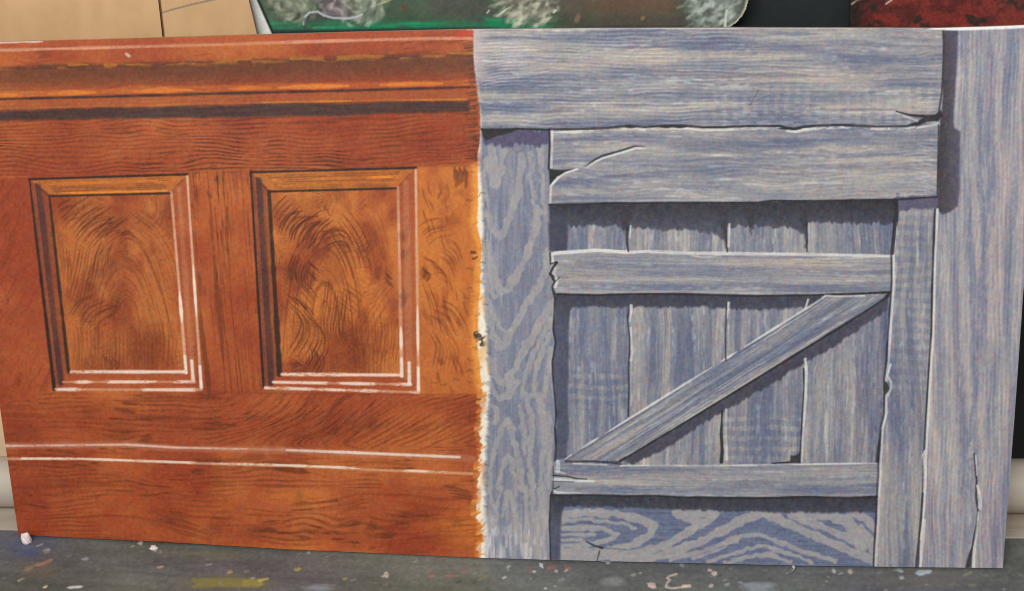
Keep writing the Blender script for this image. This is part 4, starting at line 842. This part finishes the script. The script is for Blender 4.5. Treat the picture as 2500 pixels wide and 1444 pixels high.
SP = [([(372, 1340), (380, 1338)], 12, (196, 188, 190)), ([(338, 1326), (346, 1324)], 8, (186, 178, 180)), ([(318, 1336), (328, 1333)], 5, (170, 140, 128)), ([(388, 1350), (396, 1348)], 8, (140, 138, 126)), ([(384, 1385), (400, 1382)], 5, (176, 140, 130)),
      ([(106, 1346), (122, 1342)], 7, (150, 148, 156)), ([(84, 1382), (112, 1372), (128, 1366)], 10, (150, 116, 98)), ([(60, 1394), (84, 1384)], 8, (140, 120, 100)), ([(200, 1366), (215, 1363)], 6, (148, 150, 158)), ([(104, 1434), (116, 1430)], 5, (206, 194, 150)),
      ([(164, 1436), (184, 1434), (200, 1432)], 6, (214, 212, 204)), ([(44, 1418), (60, 1414)], 5, (150, 148, 128)), ([(556, 1400), (568, 1396)], 8, (176, 150, 104)), ([(940, 1406), (950, 1404)], 14, (206, 196, 180)), ([(930, 1410), (944, 1407)], 6, (190, 176, 160)), ([(720, 1392), (736, 1388)], 6, (164, 150, 84)),
      ([(838, 1414), (848, 1410)], 6, (148, 140, 92)), ([(1046, 1406), (1060, 1404)], 12, (150, 110, 104)), ([(1090, 1405), (1116, 1404)], 9, (146, 106, 102)), ([(1130, 1396), (1136, 1392)], 9, (148, 112, 112)), ([(1168, 1416), (1190, 1406)], 5, (140, 132, 104)), ([(1236, 1386), (1246, 1382)], 5, (176, 178, 184)),
      ([(1226, 1411), (1236, 1407)], 5, (190, 184, 180)), ([(1320, 1383), (1324, 1380)], 13, (216, 216, 214)), ([(1300, 1398), (1308, 1394)], 5, (206, 204, 200)), ([(1354, 1396), (1361, 1394)], 6, (210, 190, 184)), ([(1346, 1386), (1352, 1382)], 15, (150, 96, 92)), ([(1380, 1388), (1392, 1386)], 9, (156, 98, 96)), ([(1292, 1394), (1298, 1390)], 8, (150, 104, 98)),
      ([(1378, 1397), (1388, 1392)], 4, (206, 196, 192)), ([(1334, 1388), (1344, 1390)], 5, (164, 104, 100)), ([(1560, 1400), (1566, 1398)], 5, (170, 160, 154)), ([(1540, 1404), (1552, 1401)], 6, (150, 144, 140)), ([(1582, 1426), (1592, 1430), (1600, 1433)], 14, (216, 190, 184)), ([(1736, 1401), (1750, 1398)], 11, (206, 186, 176)), ([(1730, 1394), (1736, 1392)], 6, (200, 180, 172)),
      ([(1732, 1432), (1742, 1428)], 11, (196, 178, 172)), ([(1800, 1424), (1812, 1422)], 5, (150, 158, 168)), ([(1770, 1428), (1780, 1424)], 5, (150, 156, 160)), ([(1330, 1436), (1336, 1435)], 5, (200, 190, 190)), ([(2032, 1394), (2038, 1393)], 12, (182, 176, 172)), ([(2072, 1397), (2082, 1396)], 10, (192, 176, 160)), ([(2235, 1402), (2256, 1398), (2274, 1396)], (8, 14), (178, 196, 206)),
      ([(2190, 1393), (2204, 1394)], 9, (150, 164, 168)), ([(2196, 1410), (2206, 1412)], 6, (160, 176, 182)), ([(2350, 1406), (2372, 1396)], 8, (134, 134, 104)), ([(2014, 1420), (2020, 1418)], 5, (136, 150, 110)), ([(1480, 1372), (1490, 1374)], 9, (190, 188, 184)), ([(1010, 1372), (1020, 1368)], 4, (140, 150, 140)), ([(750, 1350), (758, 1349)], 6, (150, 150, 142)),
      ([(2366, 1432), (2380, 1430)], 5, (126, 136, 104)), ([(1662, 1376), (1668, 1384)], 8, (140, 150, 166))]
rb = random.Random(9)
for k, (p, w, c) in enumerate(SP): splat(p, w, c, a=.88, h=.0007, soft=2.2, wob=2.5, taper=.2, seed=800 + k)
for k in range(120):
    x_ = rb.uniform(-40, 2540); y_ = rb.uniform(interp(BOT, x_) + 6, 1460); g_ = rb.uniform(.2, .6); ln = rb.uniform(1, 11)
    c_ = rb.choice([(180, 178, 172), (164, 150, 110), (160, 122, 116), (140, 148, 160), (120, 128, 110), (62, 62, 60)])
    splat([(x_, y_), (x_ + ln, y_ - ln * .35)], rb.uniform(2.2, 5), c_, a=g_, soft=1.8, wob=1.5, seed=k)
ring_ = [(1652, 1402), (1636, 1406), (1628, 1412), (1636, 1416), (1628, 1424), (1626, 1434), (1640, 1437), (1664, 1434), (1684, 1430)]
splat(ring_, 4, (206, 188, 176), a=.9, h=.0009, seed=3); splat([(1668, 1432), (1684, 1431)], 9, (220, 196, 186), a=.9, h=.0012)
B.C[:] = np.clip(B.C, 8, 240)
M_BENCH = film_mat('bench_paint', .55, (160, 160, 160), .25, .35, .14)
bench = obj('workbench', None, loc=(.6, 0, 0), label='dark grey workbench top spattered with dried paint under the painted board', cat='workbench')
PBN = np.stack([XX - .6, YY, ZZ + HGT], -1)
obj('bench_top', cells_mesh('bench_top', PBN, B.C, None, M_BENCH), bench)
# batten along the back edge of the top
M_PALE = plain_mat('pale_paint', (160, 148, 134), (184, 172, 158), (5, 40, 40), .6, bump=.15)
M_BLACK = plain_mat('dark_paint', (16, 15, 16), (26, 24, 25), (6, 6, 6), .8)
def along(s, d, z):                      # s metres along the back edge from its left end, d behind it, z up
    p = BE0[0] + bdir * s + bnor * d; return (p[0], p[1], z)
def long_box(name, s0, s1, d0, d1, z0, z1, mat, bev=.0, parent=None, n=1, sagz=False, **k):
    bm = bmesh.new(); rows = []
    for i in range(n + 1):
        s = s0 + (s1 - s0) * i / n
        p = [along(s, d, z) for d, z in ((d0, z0), (d1, z0), (d1, z1), (d0, z1))]
        if sagz: p = [(a, b, c + float(sag(np.array(a)))) for a, b, c in p]
        rows.append([bm.verts.new(q) for q in p])
    for a, b in zip(rows, rows[1:]):
        for i in range(4): bm.faces.new((a[i], a[(i + 1) % 4], b[(i + 1) % 4], b[i]))
    bm.faces.new(rows[0][::-1]); bm.faces.new(rows[-1])
    if bev: bmesh.ops.bevel(bm, geom=[e for e in bm.edges if abs((e.verts[0].co - e.verts[1].co).normalized().dot(Vector(bdir))) > .99], offset=bev, segments=3, affect='EDGES')
    o = bm_obj(name, bm, mat, None, smooth=False, **k)
    if parent is not None:
        o.data.transform(Matrix.Translation(-Vector(parent.location))); o.parent = parent
    return o
long_box('back_batten', -1.0, 2.2, .0015, .10, -.02, .0125, M_PALE, .003, bench, 40, True)
long_box('bench_front_edge', -1.0, 2.2, -1.15, -1.1, -.06, -.02, M_BLACK, .0, bench)

# wall behind
long_box('back_wall', -1.6, 2.9, .30, .34, -.4, 2.0, M_BLACK, kind='structure')

# pale rounded rail lying on the batten behind the board
M_RAIL = plain_mat('rail_paint', (176, 166, 154), (192, 182, 168), (4, 30, 30), .5, bump=.1)
RR = .0325
bm = bmesh.new()
prev = None
for i in range(33):
    s = -.9 + 3.0 * i / 32; ring = []
    for j in range(28):
        a = 2 * math.pi * j / 28
        x_, y_, z_ = along(s, .012 + RR + RR * math.cos(a), 0); z_ = .0128 + RR + RR * math.sin(a) + float(sag(np.array(x_)))
        ring.append(bm.verts.new((x_, y_, z_)))
    if prev:
        for j in range(28): bm.faces.new((prev[j], prev[(j + 1) % 28], ring[(j + 1) % 28], ring[j]))
    else: bm.faces.new(ring[::-1])
    prev = ring
bm.faces.new(prev)
rail = bm_obj('rounded_rail', bm, M_RAIL, label='pale cream rounded rail running along the bench back behind the painted board', cat='rail')

# =====================================================================
#  sheets and sample panels standing behind
# =====================================================================
def sheet(name, film, d, mat, mask=None, parent=None, thick=.0, **k):
    """a film laid on the upright plane d metres behind the bench edge"""
    p0 = BE0[0] + bnor * d
    P = plan_to_plane(film.X, film.Y, p0, bnor)
    base = Vector((float(P[..., 0].mean()), float(P[..., 1].mean()), float(P[..., 2].min()))) if parent is None else parent.location.copy()
    me = cells_mesh(name, P - np.array(base), film.C, mask, mat)
    o = obj(name, me, parent, base if parent is None else None, **k)
    if parent is not None: o.location = (0, 0, 0)
    return o
def rect_film(x0, y0, x1, y1, nx, ny, skew=None):
    """skew: (x at y=0 minus x at y=100) added to the left and the right side"""
    s = np.linspace(0, 1, nx)[None, :].repeat(ny, 0); r = np.linspace(0, 1, ny)[:, None].repeat(nx, 1)
    Y = y0 + (y1 - y0) * r; a, b = skew if skew else (0, 0)
    return Film((x0 + a * Y) + ((x1 + b * Y) - (x0 + a * Y)) * s, Y)
def slab_behind(name, film, d0, t, mat, parent):
    """body of a sheet: its outline given thickness"""
    o = []
    for d in (d0, d0 + t):
        P = plan_to_plane(film.X, film.Y, BE0[0] + bnor * d0, bnor) + bnor * (d - d0); st_ = max(1, film.X.shape[1] // 12)
        o.append(np.concatenate([P[0, :-1], P[:-1, -1], P[-1, :0:-1], P[:0:-1, 0]]) - np.array(parent.location))
    bm = bmesh.new(); a = [bm.verts.new(p) for p in o[0]]; b = [bm.verts.new(p) for p in o[1]]
    for i in range(len(a)):
        j = (i + 1) % len(a); bm.faces.new((a[i], a[j], b[j], b[i]))
    bm.faces.new(b)
    return bm_obj(name, bm, mat, parent, smooth=False)

M_CARD = film_mat('card', .7, (40, 300, 40), .06, .25, .05)
M_CANV = film_mat('scenic_paint', .5, (150, 150, 150), .15, .35, .12)
M_BACKING = plain_mat('sheet_backing', (150, 120, 84), (180, 150, 108), (20, 20, 20), .8)

def card(fx0, fx1, skew, y1, seed, top=-330):
    f_ = rect_film(fx0, top, fx1, y1, 200, 560, skew)
    f_.C[:] = np.array([200, 164, 122.]) + (12 * (fbm(f_.X / 220, f_.Y / 90, seed, 2) - .5) + 7 * (vn(f_.X / 26, f_.Y / 150, seed + 3) - .5))[..., None]
    return f_
SKEW = .115
c1 = card(-420, 386, (0, SKEW), 1132, 5)
c1.C = c1.C + (sstep(600, 1000, c1.Y) * 26)[..., None] * np.array([.6, .9, 1.3])
s1 = sheet('card_sheet', c1, .132, M_CARD, label='wide plain tan card sheet behind the brown half, left of the dark joint', cat='card sheet', group='tan card sheets behind the board')
slab_behind('sheet_body', c1, .1325, .004, M_BACKING, s1)
c2 = card(388.5, 607, (SKEW, .24), 1100, 9)
c2.stroke([(380, 36), (397, 31), (420, 24), (470, 11), (520, 0), (620, -24)], 3, (112, 104, 98), a=.8, soft=1.5)
c2.stroke([(388, -60), (390, 0), (401, 100)], 4, (92, 60, 36), a=.9, soft=2)
s2 = sheet('card_sheet', c2, .1325, M_CARD, label='narrow tan card sheet with a slanting pencil line beside the flower painting', cat='card sheet', group='tan card sheets behind the board')
slab_behind('sheet_body', c2, .133, .004, M_BACKING, s2)

# green flower painting with a rounded corner
fp = rect_film(600, -300, 1828, 190, 560, 240)
x = fp.X; y = fp.Y
base = np.array([78, 82, 74.]) + 26 * (fbm(x / 60, y / 40, 20, 3)[..., None] - .5) + np.array([-4, 10, 0]) * sstep(.4, .6, fbm(x / 90, y / 50, 21))[..., None]
fp.C[:] = base
allsl = fp.sub(-1e4, -1e4, 1e4, 1e4)
fp.lay(allsl, .7 * sstep(1330, 1480, x + 50 * (fbm(x / 60, y / 40, 22) - .5)) * sstep(1700, 1620, x) * sstep(70, 10, y), (122, 84, 72))
fp.lay(allsl, .6 * sstep(1330, 1400, x) * sstep(1700, 1600, x) * sstep(20, 60, y), (84, 76, 66))
fp.lay(allsl, .55 * sstep(760, 640, x) * sstep(10, 40, fbm(x / 40, y / 30, 24) * 60), (84, 104, 86))
gr = sstep(38, 66, y + .006 * (x - 900) + 12 * (vn(x / 30, y / 8, 25) - .5)) * sstep(1420, 1250, x)
fp.lay(allsl, gr * (.55 + .45 * sstep(.4, .7, vn(x / 46, y / 10, 26))), (30, 136, 92)); fp.lay(allsl, gr * .6 * sstep(.62, .8, vn(x / 60, y / 9, 27)), (46, 176, 116))
fp.lay(allsl, sstep(66, 76, y + .014 * (x - 900)) * sstep(1260, 1160, x), (42, 48, 54)); fp.lay(allsl, .8 * sstep(60, 68, y) * sstep(1380, 1460, x), (62, 58, 70))
def bloom(cx, cy, rx, ry, seed, tint=(206, 208, 190), n=90, ang=None):
    rr_ = random.Random(seed); q = np.hypot((x - cx) / rx, (y - cy) / ry) + .7 * (fbm(x / 26, y / 20, seed, 2) - .5)
    fp.lay(allsl, .75 * sstep(1.15, .5, q), np.array(tint) * .78)
    for k in range(int(n * .8)):
        a = rr_.uniform(0, 6.28); r_ = rr_.random() ** .6; px_, py_ = cx + rx * r_ * math.cos(a), cy + ry * r_ * math.sin(a)
        th = (ang if ang is not None else a + 1.3) + rr_.uniform(-.5, .5); l_ = rr_.uniform(10, 30)
        c_ = np.array(tint) * rr_.choice([.35, .5, .8, 1., 1.1, 1.16])
        fp.stroke([(px_, py_), (px_ + l_ * .5 * math.cos(th), py_ + l_ * .5 * math.sin(th)), (px_ + l_ * math.cos(th + .25), py_ + l_ * math.sin(th + .25))], rr_.uniform(4, 11), tuple(np.clip(c_, 0, 238)), a=.5, soft=5, taper=.3, wob=3, dry=.35, per=9, seed=seed + k)
bloom(715, 8, 60, 46, 41, (166, 174, 150)); bloom(880, 8, 62, 58, 42, (186, 198, 176)); bloom(1290, 6, 76, 60, 43, (208, 206, 184), 130, 2.2); bloom(1745, 8, 72, 62, 44, (186, 200, 190), 150, 2.3)
bloom(800, -10, 40, 30, 45, (170, 160, 160), 30); bloom(1560, -60, 90, 40, 46, (120, 74, 62), 30)
fp.poly([(778, 30), (800, 0), (826, 2), (866, 34), (852, 44), (812, 42), (790, 44)], (84, 72, 74), a=.75, soft=5); bloom(818, 26, 22, 14, 47, (178, 170, 172), 26)
fp.stroke([(742, 60), (746, 40), (756, 31), (776, 29), (790, 38), (812, 44), (845, 46), (872, 42), (884, 36)], 5, (196, 204, 214), a=.85, soft=2, seed=48)
fp.stroke([(744, 70), (745, 46)], 6, (70, 66, 66), a=.6); fp.stroke([(1213, 40), (1244, 18)], 4, (222, 224, 214), a=.85, taper=.4); fp.stroke([(1352, 30), (1356, 26)], 6, (226, 226, 220), a=.9)
fp.stroke([(920, 12), (955, 0)], 5, (190, 184, 140), a=.8, taper=.4); fp.stroke([(1770, 66), (1772, 40), (1774, 26)], (8, 4), (218, 228, 212), a=.85); fp.stroke([(984, 14), (986, 20)], 9, (120, 62, 54), a=.7, wob=3)
fp.stroke([(1408, 50), (1412, 40)], 12, (150, 118, 100), a=.7, soft=4); fp.stroke([(1568, 46), (1571, 44)], 9, (160, 126, 84), a=.7, soft=3); fp.stroke([(1190, 32), (1194, 26)], 4, (216, 220, 214), a=.8)
fp.C += (10 * (vn(x / 4, y / 4, 29) - .5))[..., None]
CURVE = [(1829, -300), (1828, -60), (1827, 0), (1822, 20), (1811, 41), (1796, 57), (1776, 70), (1750, 84), (1715, 96), (1660, 104), (1600, 106)]
crv = lambda Y_: np.interp(Y_, [p[1] for p in CURVE], [p[0] for p in CURVE])
fp.lay(allsl, .85 * sstep(9, 2, crv(y) - x) * sstep(-30, 10, y), (206, 208, 178))  # rim light painted into the colour along the rounded edge
lft = 598 + .42 * np.clip(y, -300, 300) * .78                       # slanting left edge with its bare white margin
wm = (x - lft) < 24 
fp.lay(allsl, sstep(31, 27, x - lft - .12 * y), (226, 228, 224)); fp.lay(allsl, sstep(5, 2, np.abs(x - lft - .12 * y - 32)), (30, 44, 40))
xc = .5 * (x[:-1, :-1] + x[1:, 1:]); yc_ = .5 * (y[:-1, :-1] + y[1:, 1:])
fmask = (xc < crv(yc_)) & (yc_ < 106) & (xc > 598 + .33 * yc_)
wmask = fmask & (xc < 628 + .45 * yc_)
s3 = sheet('flower_painting', fp, .150, M_CANV, fmask & ~wmask, label='dark green painted panel with pale blooms and rounded corner above the board', cat='painted panel')
sheet('bare_margin', fp, .150, M_CANV, wmask, parent=s3)
# dark panel seen in the gap
dp = rect_film(1560, -300, 2200, 420, 60, 60); dp.C[:] = np.array([34, 40, 42.]) + 10 * (fbm(dp.X / 40, dp.Y / 40, 61)[..., None] - .5)
s4 = sheet('dark_panel', dp, .185, M_CANV, label='near black bare panel in the gap between the flower painting and red marbled panel', cat='panel')
slab_behind('panel_body', dp, .1855, .006, M_BLACK, s4)
# red marbled panel
mp_ = rect_film(2076, -300, 2700, 420, 330, 330); x2 = mp_.X; y2 = mp_.Y
mp_.C[:] = np.array([92, 38, 36.]); a2 = mp_.sub(-1e4, -1e4, 1e4, 1e4)
mp_.lay(a2, sstep(.40, .62, fbm(x2 / 34, y2 / 26, 70, 3)), (124, 46, 40)); mp_.lay(a2, .85 * sstep(.55, .68, fbm(x2 / 40, y2 / 30, 72, 3)), (46, 38, 32)); mp_.lay(a2, .8 * sstep(2125, 2085, x2 + 18 * (fbm(x2 / 20, y2 / 20, 73) - .5)), (34, 32, 28))
mp_.C += (24 * (vn(x2 / 5, y2 / 5, 74) - .5))[..., None] * np.array([1, .6, .5]); mp_.C[:] = np.clip(mp_.C, 5, 240)
mp_.stroke([(2080, 10), (2094, 0), (2120, -8)], 5, (206, 196, 170), a=.8, dry=.4, per=10); mp_.stroke([(2163, 10), (2172, 4), (2178, 0)], 4, (214, 206, 196), a=.85)  # edge highlight painted into the colour at the curved corner
s5 = sheet('marbled_panel', mp_, .170, M_CANV, label='dark red marbled sample panel behind the right end of the board', cat='painted panel')
slab_behind('panel_body', mp_, .1705, .006, M_BLACK, s5)

# =====================================================================
#  crumbs of dried paint on the bench
# =====================================================================
M_CRUMB = plain_mat('dried_paint', (214, 198, 192), (240, 230, 224), (300, 300, 300), .6, bump=.4)
def on_bench(px, py):
    P = plan_to_plane(np.array([float(px)]), np.array([float(py)]), (0, 0, 0), np.array([0, 0, 1.]))[0]; z = float(sag(np.array(P[0])))
    P = plan_to_plane(np.array([float(px)]), np.array([float(py)]), (0, 0, z), np.array([0, 0, 1.]))[0]
    return Vector((P[0], P[1], z))
def lump(px, py, rx, ry, rz, seed, **k):
    bm = bmesh.new(); bmesh.ops.create_icosphere(bm, subdivisions=4, radius=1); r_ = random.Random(seed)
    P = np.array([v.co for v in bm.verts]); n_ = .55 + .9 * fbm(P[:, 0] * 1.6 + 9, P[:, 1] * 1.6 + P[:, 2] * 1.1, seed, 3)
    for v, s_ in zip(bm.verts, n_): v.co = Vector((v.co.x * rx * s_, v.co.y * ry * s_, max(v.co.z, -.55) * rz * s_ + rz * .5))
    return bm_obj('paint_lump', bm, M_CRUMB, None, on_bench(px, py), **k)
lump(66, 1325, .0068, .005, .0098, 3, label='knobbly white lump of dried paint at the bottom left corner of the board', cat='paint lump')
lump(376, 1341, .005, .004, .003, 5, label='small pale flake of dried paint in front of the brown plinth', cat='paint lump')
def curl(pts, rad, seed, **k):
    bm = bmesh.new(); base = on_bench(*pts[0]); prev = None; n = len(pts)
    for i, (px, py) in enumerate(pts):
        p = on_bench(px, py) - base; h_ = .0005 + .003 * math.sin(math.pi * i / (n - 1)); q = on_bench(*pts[min(i + 1, n - 1)]) - on_bench(*pts[max(i - 1, 0)]); sd_ = Vector((-q.y, q.x, 0)).normalized() * rad * (.35 + .65 * math.sin(math.pi * (i + .5) / n))
        a = bm.verts.new(p + sd_ + Vector((0, 0, h_))); b = bm.verts.new(p - sd_ + Vector((0, 0, h_ + .0022))); c = bm.verts.new(p + Vector((0, 0, h_ + .0004)))
        if prev: bm.faces.new((prev[0], a, c, prev[2])); bm.faces.new((prev[2], c, b, prev[1]))
        prev = (a, b, c)
    return bm_obj('paint_curl', bm, M_CRUMB, None, base, **k)
curl([(1918, 1404), (1926, 1405), (1934, 1402), (1939, 1396), (1938, 1390), (1934, 1386)], .0011, 3, label='thin curled paring of white paint on the bench below the lower panel', cat='paint curl')
curl([(1468, 1374), (1478, 1378), (1488, 1378), (1497, 1374)], .0014, 5, label='short white paint paring under the board just right of the corner post', cat='paint curl')

# =====================================================================
#  light, camera
# =====================================================================
w = bpy.data.worlds.new('World'); sc.world = w; w.use_nodes = True
bg = w.node_tree.nodes['Background']; bg.inputs['Color'].default_value = (1.0, .98, .96, 1); bg.inputs['Strength'].default_value = .42
def area(name, loc, target, sx, sy, power, colr):
    l = bpy.data.lights.new(name, 'AREA'); l.shape = 'RECTANGLE'; l.size = sx; l.size_y = sy; l.energy = power; l.color = colr
    o = bpy.data.objects.new(name, l); COL.objects.link(o); o.location = loc
    o.rotation_euler = (Vector(target) - Vector(loc)).to_track_quat('-Z', 'Y').to_euler(); return o
area('ceiling_lamp', (.3, -3.0, 2.6), (.6, 0, .3), 2.2, 1.3, 122, (1, .97, .93))

cam = bpy.data.cameras.new('camera'); co = bpy.data.objects.new('camera', cam); COL.objects.link(co)
cam.sensor_width = 36; cam.lens = FPX / 2500 * 36; cam.clip_end = 100; cam.clip_start = .01
R3 = np.column_stack([RW[:, 0], -RW[:, 1], -RW[:, 2]])
co.matrix_world = Matrix(tuple(tuple(R3[i]) + (CAM[i],) for i in range(3)) + ((0, 0, 0, 1),))
sc.camera = co
sc.view_settings.view_transform = 'Standard'; sc.view_settings.look = 'None'; sc.view_settings.exposure = 0; sc.view_settings.gamma = 1
sc.cycles.use_denoising = True
sc.cycles.pixel_filter_type = 'BLACKMAN_HARRIS'; sc.cycles.filter_width = 1.1
